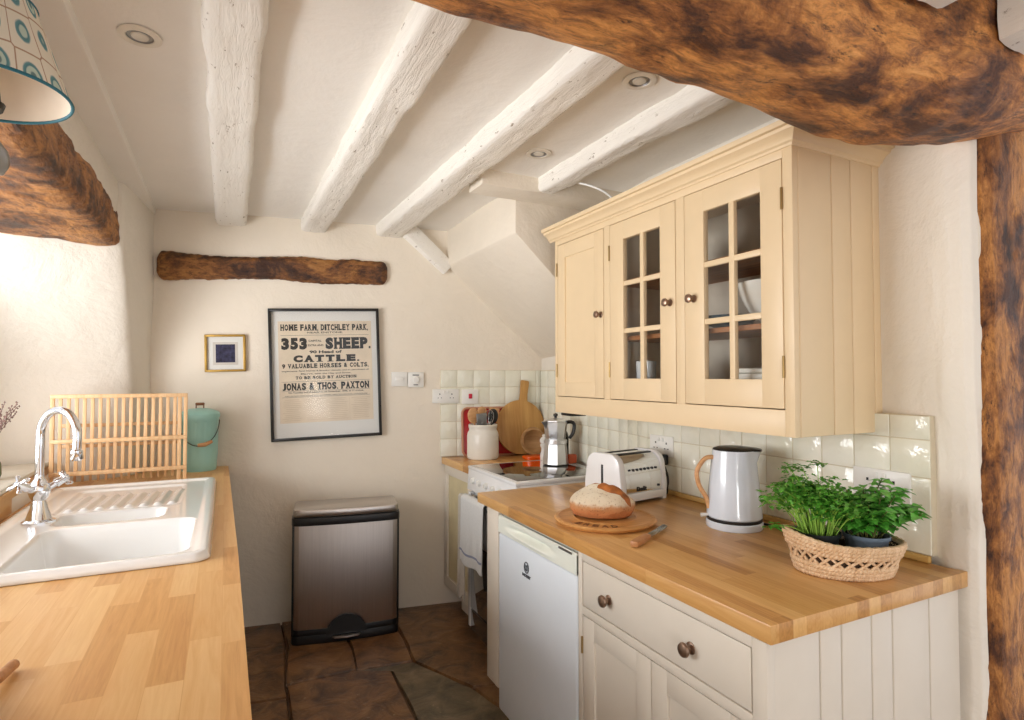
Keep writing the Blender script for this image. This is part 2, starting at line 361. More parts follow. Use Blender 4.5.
def dup(root, loc=None, label=None, rot=None):
    def cp(o, par):
        c = o.copy(); C.objects.link(c); c.parent = par
        for ch in list(o.children): cp(ch, c)
        return c
    r = cp(root, root.parent)
    if loc is not None: r.location = loc
    if rot is not None: r.rotation_euler = rot
    if label: r['label'] = label
    return r
def text_bm(s, w, h, thick=0.0004, off=0.012, xs=None):
    """writing in the local XZ plane facing -Y, centred, w wide and h high"""
    cu = bpy.data.curves.new('txt', 'FONT'); cu.body = s; cu.size = 1; cu.offset = off; cu.extrude = 0.001; cu.resolution_u = 3
    o = bpy.data.objects.new('txt', cu); C.objects.link(o); dg = bpy.context.evaluated_depsgraph_get()
    me = bpy.data.meshes.new_from_object(o.evaluated_get(dg)); C.objects.unlink(o); bpy.data.objects.remove(o); bpy.data.curves.remove(cu)
    bm = bmesh.new(); bm.from_mesh(me); bpy.data.meshes.remove(me)
    xs_ = [v.co.x for v in bm.verts]; ys_ = [v.co.y for v in bm.verts]; x0, x1, y0, y1 = min(xs_), max(xs_), min(ys_), max(ys_)
    for v in bm.verts:
        v.co = Vector(((v.co.x - (x0 + x1) / 2) / (x1 - x0) * w, -thick * (1 if v.co.z > 0 else 0), (v.co.y - (y0 + y1) / 2) / (y1 - y0) * h))
    bmesh.ops.recalc_face_normals(bm, faces=bm.faces)
    return bm
PI = math.pi

# ------------------------------------------------------------------ setting
FARY = lambda x: 3.603 - 0.1519 * x                     # the far wall runs slightly askew
WANG = math.atan(-0.1519)
# floor: flagstones cut as irregular slabs over a bed of mortar
fl = bm_new(); fl.loops.layers.color.new('slab')
box(fl, -1.3, 3.2, -3.2, 4.0, -0.06, -0.016)
for f in fl.faces: f.material_index = 1
bmS = bmesh.new(); lay = bmS.loops.layers.color.new('slab')
slabs = [([(-.7, 2.74), (.10, 2.755), (.262, 2.728), (.262, 2.83), (.302, 3.225), (.302, 3.75), (-.7, 3.75)], .1),
         ([(.262, 2.83), (.579, 2.827), (.602, 3.04), (.60, 3.75), (.302, 3.75), (.302, 3.225)], 0.0),
         ([(.579, 2.827), (.843, 2.793), (.871, 3.032), (.90, 3.75), (.60, 3.75), (.602, 3.04)], .05),
         ([(.843, 2.793), (1.016, 2.442), (1.6, 2.3), (1.95, 2.3), (1.95, 3.75), (.90, 3.75), (.871, 3.032)], .3),
         ([(-.7, 2.1), (.24, 2.15), (.253, 2.543), (.262, 2.728), (.10, 2.755), (-.7, 2.74)], .2),
         ([(.24, 2.15), (.70, 2.1), (.716, 2.313), (.728, 2.753), (.579, 2.827), (.262, 2.83), (.262, 2.728), (.253, 2.543)], 0.02),
         ([(.70, 2.1), (1.1, 2.05), (1.016, 2.442), (.843, 2.793), (.579, 2.827), (.728, 2.753), (.716, 2.313)], 1.0),
         ([(1.1, 2.05), (1.95, 2.05), (1.95, 2.3), (1.6, 2.3), (1.016, 2.442)], .4),
         ([(-.7, 1.45), (.35, 1.5), (.34, 2.155), (.24, 2.15), (-.7, 2.1)], .3), ([(.35, 1.5), (1.95, 1.45), (1.95, 2.05), (1.1, 2.05), (.70, 2.1), (.34, 2.155)], .1)]
yy = 1.45; random.seed(4)
while yy > -2.6:
    xx = -1.2; y2 = yy - random.uniform(.5, .7)
    while xx < 3.0:
        x2 = xx + random.uniform(.5, .85); slabs.append(([(xx, y2), (x2, y2), (x2, yy), (xx, yy)], random.choice([0, .1, .5, .9]))); xx = x2
    yy = y2
for poly, tone in slabs:
    c = Vector((sum(p[0] for p in poly) / len(poly), sum(p[1] for p in poly) / len(poly)))
    t = bmesh.new(); zt = random.uniform(-.003, .002)
    pts = []
    for i in range(len(poly)):
        a = Vector(poly[i]); b = Vector(poly[(i + 1) % len(poly)]); k = max(1, int((b - a).length / .05))
        for j in range(k): pts.append(a.lerp(b, j / k))
    vs = []
    for p in pts:
        q = p + (c - p).normalized() * (.005 + .004 * noise.noise(Vector((p.x * 9, p.y * 9, 0))))
        vs.append(t.verts.new((q.x, q.y, zt)))
    vi = [t.verts.new((v.co.x + (c.x - v.co.x) / (c - v.co.xy).length * .007, v.co.y + (c.y - v.co.y) / (c - v.co.xy).length * .007, zt)) for v in vs]
    for v in vs: v.co.z = -.018
    t.faces.new(vi)
    for k in range(len(vs)): t.faces.new((vs[k], vs[(k + 1) % len(vs)], vi[(k + 1) % len(vi)], vi[k]))
    tl = t.loops.layers.color.new('slab')
    for ff in t.faces:
        for lp in ff.loops: lp[tl] = (tone, tone, tone, 1)
    bmesh.ops.recalc_face_normals(t, faces=t.faces)
    merge(bmS, t)
merge(fl, bmS)
o = struct('floor', fl, [M['flag'], plain('floor_joint', rgb(92, 68, 48), .8)])

# far wall
b = bm_new()
surf(b, lambda u, v: Vector((-1.3 + 3.6 * u, FARY(-1.3 + 3.6 * u) + .006 * noise.noise(Vector((u * 9, v * 7, 2))), -.06 + 2.6 * v)), 70, 50)
prism(b, [(-1.3, FARY(-1.3) + .02), (2.3, FARY(2.3) + .02), (2.3, FARY(2.3) + .15), (-1.3, FARY(-1.3) + .15)], -.06, 2.54)
struct('wall_far', b, M['plaster_far'])
# right wall, rounded near corner, then running off behind the post
prof = [(1.93, 3.9), (1.865, 3.32), (1.84, 2.9), (1.81, 2.55), (1.78, 2.35), (1.732, 2.08), (1.734, 1.6), (1.734, 1.04), (1.718, .90), (1.709, .85), (1.712, .815), (1.722, .797), (1.74, .790), (1.76, .80), (2.0, .85), (3.2, .86)]
def wpt(u):
    x = u * (len(prof) - 1); i = min(int(x), len(prof) - 2); f = x - i
    return Vector((prof[i][0] + (prof[i + 1][0] - prof[i][0]) * f, prof[i][1] + (prof[i + 1][1] - prof[i][1]) * f))
def wr(u, v):
    p = wpt(u); z = -.06 + 2.6 * v; k = .010 * noise.noise(Vector((p.y * 3.0, z * 2.2, 7)))
    if p.y < .88 and p.x < 1.77: k += .010 * noise.noise(Vector((1, z * 4, 3)))
    if p.y > 1.0: k *= .3
    return Vector((p.x + k, p.y + (k if p.x > 1.75 else 0), z))
b = bm_new(); surf(b, wr, 84, 50)
prism(b, [(1.80, .90), (1.80, 2.1), (1.98, 3.9), (2.2, 3.9), (3.2, 3.9), (3.2, .90)], -.06, 2.54)
struct('wall_right', b, M['plaster'])
# left wall: stub and sloping reveal beside the window, wall over and under the recess
def cy(z):                       # y of the reveal corner leans toward the camera higher up
    t = min(max((z - 1.35) / .7, 0), 1); return 3.46 - .34 * t * t * (3 - 2 * t)
def reveal(u, v):
    z = -.06 + 2.37 * v; c = Vector((-.425, cy(z))); a = Vector((-.352, 3.70)); e = Vector((-1.10, cy(z) - .20))
    n = noise.noise(Vector((u * 5, z * 3, 5))) * .008
    if u < .3: p = a.lerp(c + (a - c).normalized() * .04, u / .3)
    elif u < .55:
        t = (u - .3) / .25; p0 = c + (a - c).normalized() * .04; p2 = c + (e - c).normalized() * .07
        p = p0 * (1 - t) ** 2 + c * 2 * t * (1 - t) + p2 * t * t
    else: p = (c + (e - c).normalized() * .07).lerp(e, (u - .55) / .45)
    return Vector((p.x + n, p.y + n, z))
b = bm_new(); surf(b, reveal, 60, 50)
surf(b, lambda u, v: Vector((-.452 + .012 * noise.noise(Vector((u * 12, v * 2, 4))), -1.5 + 5.25 * u, 2.12 + .30 * v)), 80, 6)   # above the lintel
surf(b, lambda u, v: Vector((-.45 - .66 * v, -1.5 + 5.2 * u, 2.12)), 40, 6)             # soffit behind the lintel
box(b, -1.12, -.69, .95, 3.45, -.06, .955)                                               # under the sill
box(b, -1.12, -.45, -1.5, .95, -.06, 2.12)                                               # near side of the recess
box(b, -1.12, -.98, .95, 3.45, .95, 1.02); box(b, -1.12, -1.02, 3.02, 3.5, 1.0, 2.12); box(b, -1.12, -1.02, .95, 1.15, 1.0, 2.12)
struct('wall_left', b, M['plaster'])
# plastered plate along the top of the left wall
b = bm_new(); box(b, -.70, -.352, -1.4, 3.75, 2.283, 2.36, .008); struct('trim_1', b, M['ceiling'])
# sill board and its timber front
b = bm_new(); prism(b, [(-.665, 2.0), (-.727, 3.36), (-1.02, 3.26), (-1.02, .96), (-.62, .96)], .985, 1.003, bev=.003); struct('trim_2', b, plain('sill_paint', rgb(226, 220, 206), .5))
b = bm_new(); prism(b, [(-.658, 2.0), (-.72, 3.355), (-.745, 3.355), (-.69, 2.0), (-.64, .96), (-.612, .96)], .901, .984, bev=.003); struct('trim_3', b, M['wtR'])
# window
b = bm_new()
for z0, z1 in ((1.003, 1.06), (1.52, 1.56), (2.06, 2.12)): box(b, -1.09, -1.03, 1.15, 3.02, z0, z1, .004)
for y0 in (1.15, 1.75, 2.35, 2.96): box(b, -1.095, -1.035, y0, y0 + .06, 1.003, 2.12, .004)
wf = struct('window_1', b, M['white'])
b = bm_new(); box(b, -1.068, -1.062, 1.18, 3.0, 1.03, 2.09); pn = obj('pane', b, M['glass'], wf)
# ceiling with its stair bulkhead
b = bm_new()
surf(b, lambda u, v: Vector((-.6 + 2.9 * u, .72 + 3.1 * v, 2.315 + .005 * noise.noise(Vector((u * 7, v * 7, 0))))), 40, 40)
box(b, -1.3, 3.2, -3.2, 4.0, 2.36, 2.45)
struct('ceiling', b, M['ceiling'])
b = bm_new()
box(b, 1.0, 1.95, 2.31, 2.465, 2.246, 2.34, .006)
prism(b, [(1.239, 2.33), (1.239, 2.092), (1.252, 2.078), (1.95, 1.435), (2.0, 1.435), (2.0, 2.33)], 2.46, 3.62, 'y', .006)
struct('wall_stair_bulkhead', b, M['plaster_far'])
b = bm_new(); t = Matrix.Translation((1.105, 3.44, 2.192)) @ Matrix.Rotation(R(41), 4, 'Y'); box(b, -.20, .185, -.06, .08, -.045, .045, .006, mat=t); struct('trim_4', b, M['joist'])

# ------------------------------------------------------------------ beams
def beam_obj(name, bm, mat, label, cat='beam', group=None): return tag(obj(name, bm, mat, angle=50), label, cat, group)
JG = 'white painted ceiling joists over the kitchen'
J = [([(.003, .7, 2.30), (.02, 3.60, 2.30)], [.068, .072, .078], 'rough white painted ceiling joist, leftmost, above the poster end of the sink run'),
     ([(.468, .7, 2.30), (.455, 3.55, 2.30)], [.058, .066, .072], 'rough white painted ceiling joist, second from the left, running toward the black framed poster'),
     ([(.928, .7, 2.30), (.885, 3.48, 2.30)], [.058, .066, .078], 'white painted ceiling joist, third from the left, ending above the light switch'),
     ([(1.36, .7, 2.30), (1.325, 2.36, 2.30)], [.062, .055, .044], 'short white painted ceiling joist nearest the cream wall cabinet')]
for i, (p, hw, lb) in enumerate(J):
    b = bm_new(); rough_beam(b, p, (1, 0, 0), (0, 0, 1), hw, .053, 7, .010, 6, 110, 40, i + 1, .0035); beam_obj('ceiling_joist', b, M['joist'], lb, 'beam', JG)
for i, (x, hw, z, lb) in enumerate(((1.145, .07, 2.17, 'whitewashed near joist resting on the big oak beam, left one of the top right pair'), (1.495, .085, 2.165, 'whitewashed near joist resting on the big oak beam at the very top right corner'))):
    b = bm_new(); rough_beam(b, [(x, -1.2, z), (x, .60, z)], (1, 0, 0), (0, 0, 1), hw, .08, 9, .006, 6, 60, 32, i + 9, .003); beam_obj('ceiling_joist', b, M['joist'], lb, 'beam', 'whitewashed joists of the near ceiling')
b = bm_new()
rough_beam(b, [(-1.2, .78, 2.17), (-.2, .77, 2.16), (.4, .775, 2.145), (1.0, .775, 2.132), (1.5, .76, 2.122), (1.90, .74, 2.17)], (0, 1, 0), (0, 0, 1),
           [.14, .14, .15, .155, .16, .165, .15], [.15, .15, .155, .165, .175, .175, .12], 2.9, .026, 2.6, 150, 56, 3, .007)
beam_obj('oak_beam', b, M['oakX'], 'huge rough brown oak beam crossing the ceiling above the wall cabinet')
b = bm_new()
rough_beam(b, [(1.874, .892, -.02), (1.889, .892, .9), (1.889, .892, 1.6), (1.887, .892, 2.34)], (1, 0, 0), (0, 1, 0), [.158, .152, .155, .150, .155], .128, 7, .012, 5, 110, 44, 5, .006)
beam_obj('oak_post', b, M['oakZ'], 'upright rough dark oak post at the right edge under the big beam', 'post')
b = bm_new()
rough_beam(b, [(-.66, .5, 2.06), (-.66, 1.4, 2.055), (-.655, 2.3, 2.06), (-.65, 3.20, 2.072)], (1, 0, 0), (0, 0, 1), [.235, .235, .225, .205], [.10, .10, .10, .092], 7, .022, 4, 110, 44, 7, .007)
beam_obj('oak_lintel', b, M['oakY'], 'rough brown oak lintel over the window recess behind the lampshade', 'beam')
b = bm_new()
rough_beam(b, [(-.338, FARY(-.338) - .005, 2.0), (.0, FARY(0) - .005, 2.008), (.30, FARY(.3) - .005, 2.018), (.6, FARY(.6) - .005, 2.015), (.872, FARY(.872) - .005, 2.022)], (.1519, 1, 0), (0, 0, 1), .035, [.078, .068, .060, .072, .074, .070], 3.5, .010, 7, 110, 30, 11, .006, True, .03)
beam_obj('oak_batten', b, M['oakB'], 'short rough oak timber set in the far wall above the two framed pictures', 'beam')

# ------------------------------------------------------------------ left run
wt = bm_new(); Z0, Z1 = .86, .90; hx0, hx1, hy0, hy1 = -.635, -.055, 1.80, 3.05
prism(wt, [(-.66, -.7), (.045, -.7), (.0385, hy0), (-.66, hy0)], Z0, Z1)
prism(wt, [(hx1, hy0), (.0385, hy0), (.0265, hy1), (hx1, hy1)], Z0, Z1)
prism(wt, [(-.66, hy0), (hx0, hy0), (hx0, hy1), (-.71, hy1)], Z0, Z1)
prism(wt, [(-.71, hy1), (.0265, hy1), (.021, FARY(.02) - .002), (-.345, FARY(-.345) - .006), (-.41, 3.50), (-.48, 3.43), (-.71, 3.34)], Z0, Z1)
tag(obj('kitchen_worktop', wt, M['wtL']), 'pale oak stave worktop on the left with the sink let into it', 'worktop')
cab = thing('base_cabinet', 'pale stone base cabinet run under the sink worktop', 'cabinet', (-.3, 1.5, 0))
b = bm_new(); 
box(b, -.64, -.03, -.6, 1.76, .1, .858); box(b, -.64, -.03, 1.76, 3.06, .1, .70); box(b, -.045, -.03, 1.76, 3.06, .68, .858); box(b, -.40, -.03, 3.06, 3.55, .1, .858); box(b, -.6, -.09, -.6, 3.5, 0, .1)
obj('body', b, M['greige'], cab, True)
for k in range(7):
    y0 = -.55 + k * .585; b = bm_new(); box(b, -.03, -.01, y0, y0 + .57, .13, .84, .003); box(b, -.012, -.006, y0 + .07, y0 + .50, .2, .77, .002); d = obj('door', b, M['greige'], cab, True)
    b = bm_new(); lathe(b, [(.012, 0), (.006, .006), (.006, .018), (.015, .024), (.013, .03), (0, .032)], 16, Matrix.Translation((-.01, y0 + .52, .72)) @ Matrix.Rotation(PI / 2, 4, 'Y')); obj('knob', b, M['bronze'], d, True)

# sink: one ceramic piece shaped as a height field
sk = bm_new(); sx0, sx1, sy0, sy1 = -.655, -.030, 1.772, 3.095
def sst(a, b, x): t = min(max((x - a) / (b - a), 0), 1); return t * t * (3 - 2 * t)
def rr(x, y, cx, cyy, hw, hh, r):
    dx = abs(x - cx) - hw + r; dy = abs(y - cyy) - hh + r
    return math.hypot(max(dx, 0), max(dy, 0)) + min(max(dx, dy), 0) - r
def sink_z(x, y):
    d = rr(x, y, (sx0 + sx1) / 2, (sy0 + sy1) / 2, (sx1 - sx0) / 2, (sy1 - sy0) / 2, .03)
    z = .925 - .022 * sst(-.012, 0, d) - .008 * sst(-.026, -.050, d)
    m = rr(x, y, -.295, 2.055, .205, .222, .05); z -= (.185) * sst(.006, -.032, m)
    h = rr(x, y, -.345, 2.415, .155, .088, .04); z -= .115 * sst(.006, -.03, h)
    dr = rr(x, y, -.345, 2.755, .19, .235, .03); z -= .007 * sst(.008, -.012, dr)
    if dr < 0:
        for k in range(8):
            gx = -.495 + k * .046; g = rr(x, y, gx + (y - 2.72) * .05, 2.715, .012, .14, .012); z += .010 * sst(.006, -.006, g)
    return z
def sinkp(u, v):
    x = sx0 + (sx1 - sx0) * u; y = sy0 + (sy1 - sy0) * v; z = sink_z(x, y); r = .045
    cx = min(max(x, sx0 + r), sx1 - r); cyy = min(max(y, sy0 + r), sy1 - r); dx, dy = x - cx, y - cyy; L = math.hypot(dx, dy)
    if dx and dy:
        k = max(abs(dx), abs(dy)) / L; x, y = cx + dx * k, cyy + dy * k; z = sink_z(sx0 + r if dx < 0 else sx1 - r, cyy + (1 if dy > 0 else -1) * L * k) if False else .925 - .022 * sst(r - .012, r, L * k) - .008 * sst(r - .026, r - .050, L * k)
    return Vector((x, y, z))
surf(sk, sinkp, 124, 250)
sink = thing('kitchen_sink', 'white ceramic one and a half bowl sink with ribbed drainer let into the left worktop', 'sink', (-.345, 2.42, .9))
so = obj('sink_body', sk, M['ceramic'], sink, True, angle=80); md = so.modifiers.new('s', 'SOLIDIFY'); md.thickness = .006; md.offset = -1
b = bm_new(); lathe(b, [(0, 0), (.038, 0), (.04, .003), (.03, .004), (.0, .002)], 24, Matrix.Translation((-.295, 2.06, .737))); obj('plughole', b, M['chrome'], sink, True)
b = bm_new(); lathe(b, [(0, 0), (.028, 0), (.03, .003), (.02, .004), (.0, .002)], 24, Matrix.Translation((-.345, 2.415, .806))); obj('plughole', b, M['chrome'], sink, True)
# tap
tp = thing('mixer_tap', 'chrome swan neck mixer tap with cross handles behind the sink bowl', 'tap', (-.548, 2.42, .914))
b = bm_new(); lathe(b, [(.046, 0), (.046, .008), (.036, .014), (.024, .05), (.019, .075), (.027, .09), (.031, .105), (.028, .125), (.020, .138), (.013, .148), (.013, .16), (0, .16)], 32); obj('body', b, M['chrome'], tp)
sd = Vector((.70, -.71, 0)); pts = []
for z in (.15, .20, .26, .29): pts.append((0, 0, z))
for k in range(1, 13):
    a = PI * k / 13 * 1.07; pts.append((sd.x * .088 * (1 - math.cos(a)), sd.y * .088 * (1 - math.cos(a)), .29 + .085 * math.sin(a)))
e = Vector(pts[-1]); pts.append(tuple(e + Vector((-sd.x * .002, -sd.y * .002, -.055))))
b = bm_new(); tube(b, smooth_path(pts, 3), .0125, 14); obj('spout', b, M['chrome'], tp)
b = bm_new(); ee = Vector(pts[-1]); lathe(b, [(.0125, .012), (.017, .008), (.018, -.018), (.015, -.024), (0, -.024)], 20, Matrix.Translation(ee)); obj('aerator', b, M['chrome'], tp)
for s, ang in ((1, R(28)), (-1, R(236))):
    d = Vector((math.cos(ang), math.sin(ang), .55)).normalized(); b = bm_new(); p0 = Vector((0, 0, .10))
    tube(b, [p0, p0 + d * .05], [.012, .010], 14); tube(b, [p0 + d * .05, p0 + d * .085], [.015, .011], 14)
    st = obj('valve', b, M['chrome'], tp); b = bm_new(); c = p0 + d * .082
    a1 = d.cross(Vector((0, 0, 1))).normalized(); a2 = d.cross(a1).normalized()
    for k in range(4):
        q = (a1 * math.cos(k * PI / 2 + .6) + a2 * math.sin(k * PI / 2 + .6)); tube(b, [c, c + q * .016, c + q * .026], [.004, .0045, .006], 10)
        lathe(b, [(0, -.007), (.007, -.003), (.007, .003), (0, .007)], 10, Matrix.Translation(c + q * .029))
    lathe(b, [(0, -.008), (.010, -.004), (.012, .003), (.008, .009), (0, .011)], 16, Matrix.Translation(c) @ d.to_track_quat('Z', 'Y').to_matrix().to_4x4())
    obj('cross_handle', b, M['chrome'], st)

# dish rack
rk = thing('dish_rack', 'upright bamboo dish rack of thin slats behind the sink drainer', 'rack', (-.43, 3.2, .901))
xs0, xs1 = -.262, .268
def rail(z, y, n='rail', h=.018, d=.016, x0=xs0, x1=xs1): b = bm_new(); box(b, x0, x1, y - d / 2, y + d / 2, z - h / 2, z + h / 2, .002); return obj(n, b, M['bamboo'], rk)
for z in (.408, .207, .062): rail(z, -.004)
for x in (xs0 + .006, xs1 - .008, xs1 - .045 + .012):
    b = bm_new(); box(b, x - .008, x + .008, -.001, .014, (.0 if x > 0 else .03), .40, .002); obj('post', b, M['bamboo'], rk)
b = bm_new(); box(b, xs0 - .001, xs0 + .014, .0, .1, .40, .412, .002); obj('cross_bar', b, M['bamboo'], rk)
sl0 = None
for k in range(16):
    x = xs0 + .034 + k * .0295
    if sl0 is None: b = bm_new(); box(b, -.007, .007, .005, .013, .058, .404, .0015); sl0 = obj('slat', b, M['bamboo'], rk); sl0.location.x = x
    else: s_ = sl0.copy(); C.objects.link(s_); s_.parent = rk; s_.location.x = x
for z in (.205, .30): rail(z - .03, .095, 'back_rail', .016, .012, xs0 + .02, xs1 - .03)
sl1 = None
for k in range(15):
    x = xs0 + .045 + k * .030
    if sl1 is None: b = bm_new(); box(b, -.005, .005, -.004, .004, .01, .31, .0015, mat=Matrix.Translation((0, .088, 0)) @ Matrix.Rotation(R(-4), 4, 'X')); sl1 = obj('back_slat', b, M['bamboo'], rk); sl1.location.x = x
    else: s_ = sl1.copy(); C.objects.link(s_); s_.parent = rk; s_.location.x = x

# compost bucket
bk = thing('compost_bucket', 'mint green ribbed enamel lidded bucket with a wooden handle grip beside the dish rack', 'bucket', (-.120, 3.512, .9))
bk.scale = (1, 1, 1.1)
b = bm_new(); t = bmesh.new(); seg = 72
prof2 = [(.0, 0), (.080, 0), (.083, .006), (.085, .05), (.088, .08), (.090, .235), (.092, .24), (.092, .262)]
rings = []
for r, z in prof2:
    rings.append([t.verts.new(((r - (.002 if (k // 3) % 2 and .07 < z < .237 else 0)) * math.cos(2 * PI * k / seg), (r - (.002 if (k // 3) % 2 and .07 < z < .237 else 0)) * math.sin(2 * PI * k / seg), z)) for k in range(seg)])
for a, c in zip(rings, rings[1:]):
    for k in range(seg): t.faces.new((a[k], a[(k + 1) % seg], c[(k + 1) % seg], c[k]))
bmesh.ops.remove_doubles(t, verts=t.verts, dist=1e-5); merge(b, t); obj('body', b, M['mint'], bk)
b = bm_new(); lathe(b, [(.091, .255), (.097, .255), (.098, .272), (.090, .282), (.05, .296), (0, .300)], 48); ld = obj('lid', b, M['mint'], bk)
b = bm_new(); box(b, -.022, .022, -.007, .007, .312, .326, .005); tube(b, [(-.018, 0, .295), (-.018, 0, .315)], .003); tube(b, [(.018, 0, .295), (.018, 0, .315)], .003); obj('lid_grip', b, M['darkwood'], ld)
hp = [(-.094, 0, .24)] + [(-.094 * math.cos(a), -.097 * math.sin(a) - .006, .24 - .115 * math.sin(a)) for a in [PI * k / 12 for k in range(1, 12)]] + [(.094, 0, .24)]
b = bm_new(); tube(b, smooth_path(hp, 3), .002, 8); hd = obj('handle', b, M['darkmetal'], bk)
b = bm_new(); tube(b, [(-.005, -.103, .128), (.03, -.101, .131), (.06, -.082, .142)], [.008, .010, .008], 12); obj('grip', b, M['beech'], hd)

# vase with dried stems on the sill
vs = thing('bud_vase', 'dark green bud vase on the window sill at the left edge', 'vase', (-.80, 2.86, 1.003))
b = bm_new(); lathe(b, [(0, 0), (.028, 0), (.036, .02), (.034, .06), (.018, .10), (.012, .125), (.016, .14), (.013, .14), (.009, .12), (0, .10)], 24); obj('body', b, M['vase'], vs)
b = bm_new(); random.seed(2)
for k in range(7):
    a = random.uniform(-.3, .9); L = random.uniform(.14, .2); dx = math.sin(a) * L * .6; dy = random.uniform(-.04, .05)
    p = [(0, 0, .10), (dx * .4, dy * .4, .10 + L * .55), (dx, dy, .10 + L)]; tube(b, smooth_path(p, 4), .0012, 5)
    for j in range(10):
        q = smooth_path(p, 4)[-1].lerp(smooth_path(p, 4)[-5], j / 10) + Vector((random.uniform(-.006, .006), random.uniform(-.006, .006), 0))
        lathe(b, [(0, -.005), (.0035, 0), (0, .006)], 6, Matrix.Translation(q) @ Matrix.Rotation(random.uniform(-1, 1), 4, 'X'))
o = obj('dried_flowers', b, M['dried']); o.location = (-.80, 2.86, 1.003); tag(o, 'sprigs of dried purple brown flowers standing in the vase on the sill', 'flowers')
# wooden utensil at the bottom left corner
ut = thing('wooden_scoop', 'dark wooden handled scoop lying on the worktop at the bottom left edge', 'utensil', (-.336, 1.12, .9))
b = bm_new(); tube(b, smooth_path([(.006, .02, .022), (.014, .09, .014), (.020, .145, .011)], 4), [.009] * 9, 12); obj('handle', b, M['knifewood'], ut)
b = bm_new(); lathe(b, [(0, 0), (.034, .002), (.044, .018), (.045, .034), (.040, .034), (.034, .012), (0, .008)], 28, Matrix.Translation((-.005, -.02, 0))); obj('bowl', b, M['darkwood'], ut)

# ------------------------------------------------------------------ things on the far wall
def wallp(x, z, d=.002): return (x, FARY(x) - d, z)
pf = thing('framed_poster', 'large black framed livestock auction poster hanging on the far wall', 'picture', wallp(.53, 1.416, .006), rot=(0, R(-2.0), WANG))
W2, H2 = .3075, .379
b = bm_new()
for (a0, a1, c0, c1) in ((-W2, W2, H2 - .016, H2), (-W2, W2, -H2, -H2 + .016), (-W2, -W2 + .016, -H2, H2), (W2 - .016, W2, -H2, H2)): box(b, a0, a1, -.028, 0, c0, c1, .002)
obj('frame', b, M['frame'], pf)
b = bm_new(); box(b, -W2 + .01, W2 - .01, -.008, -.004, -H2 + .01, H2 - .01); mt = obj('mount', b, M['mount'], pf)
b = bm_new(); box(b, -.258, .262, -.0095, -.008, -.280, .306); pp = obj('printed_sheet', b, M['paper'], pf)
b = bm_new()
def line(s, z, h, wd, x=0, off=.012): merge(b, text_bm(s, wd, h, .0006, off), Matrix.Translation((x, -.0097, z)))
SER = {'H': 'bl br tl tr', 'E': 'bl tl', 'P': 'bl tl', 'F': 'bl tl', 'M': 'bl br tl tr', 'N': 'bl tl tr', 'T': 'bc', 'I': 'bc tc', 'L': 'bl tl', 'A': 'bl br', 'R': 'bl tl br', 'V': 'tl tr', 'Y': 'tl tr bc', 'K': 'bl br tl tr', 'U': 'tl tr', 'D': 'bl tl', 'B': 'bl tl', 'X': 'bl br tl tr', 'J': 'tr'}
WID = {'M': 1.3, 'I': .55, ' ': .55, '.': .35, ',': .35, 'J': .8, '&': 1.1, 'O': 1.05}
def slab(s, z, h, wd, x=0, off=.05, gap=.14):
    """fat slab serif wood type, one letter at a time"""
    tot = sum(WID.get(c, 1) for c in s); u = wd / tot; cx = x - wd / 2
    for c in s:
        cw = WID.get(c, 1) * u; w_ = cw * (1 - gap); m = cx + cw / 2; cx += cw
        if c == ' ': continue
        if c in '.,': box(b, m - cw * .3, m + cw * .3, -.0101, -.0096, z - h / 2 - (h * .08 if c == ',' else 0), z - h / 2 + h * .2); continue
        merge(b, text_bm(c, w_, h, .0006, off), Matrix.Translation((m, -.0097, z)))
        for k in SER.get(c, '').split():
            px = {'l': m - w_ * .33, 'r': m + w_ * .33, 'c': m}[k[1]]; hw = w_ * (.24 if k[1] != 'c' else .34)
            lo, hi = max(px - hw, m - cw * .52), min(px + hw, m + cw * .52); zz = z - h / 2 if k[0] == 'b' else z + h / 2 - h * .11
            box(b, lo, hi, -.0101, -.0096, zz, zz + h * .11)
slab('HOME FARM, DITCHLEY PARK,', .270, .036, .490); line('NEAR ENSTONE.', .240, .010, .20)
slab('353', .176, .068, .146, -.172, .07); line('CAPITAL', .192, .011, .072, -.058, .02); line('EXTRA AND', .166, .011, .085, -.055, .02); slab('SHEEP.', .176, .068, .262, .128, .07, .10)
line('90 Head of', .127, .017, .18, 0, .04)
slab('CATTLE.', .089, .040, .375, .005, .08)
slab('9 VALUABLE HORSES & COLTS,', .047, .026, .484)
line('Implements, Farm Dairies & Brewing Utensils, and an assortment of', .017, .010, .484, 0, .02); line('Manure, with the Hay and Straw,', .000, .010, .28, 0, .02)
slab('TO BE SOLD BY AUCTION', -.021, .017, .34)
slab('JONAS & THOS. PAXTON', -.072, .042, .484, 0, .06, .08)
line("On Tuesday and Wednesday, 26 November, 1846, at 11 o'clock,", -.107, .012, .42, 0, .02); line('THE LIVE AND DEAD STOCK ON THE PREMISES, NEAR WOODSTOCK, OXFORDSHIRE', -.126, .006, .46)
for z in (.224, -.044, -.098, -.133): box(b, -.245, .245, -.0101, -.0096, z, z + .0014)
obj('printed_words', b, M['ink'], pp)
b = bm_new(); random.seed(3)
for cx_ in (-.19, -.063, .063, .19):
    for k in range(12):
        wv = random.uniform(.035, .055); box(b, cx_ - wv, cx_ + wv, -.0101, -.0096, -.148 - k * .0108, -.1455 - k * .0108)
    if cx_ < .1: box(b, cx_ + .063, cx_ + .064, -.0101, -.0096, -.272, -.14)
obj('small_print', b, M['faint'], pp)
b = bm_new(); box(b, -W2 + .012, W2 - .012, -.0215, -.020, -H2 + .012, H2 - .012); obj('glazing', b, M['picglass'], pf)
gf = thing('framed_print', 'small gilt framed picture with a dark blue square print, left of the poster', 'picture', wallp(0, 1.528, .005), rot=(0, R(-1.5), WANG))
b = bm_new(); q = .104
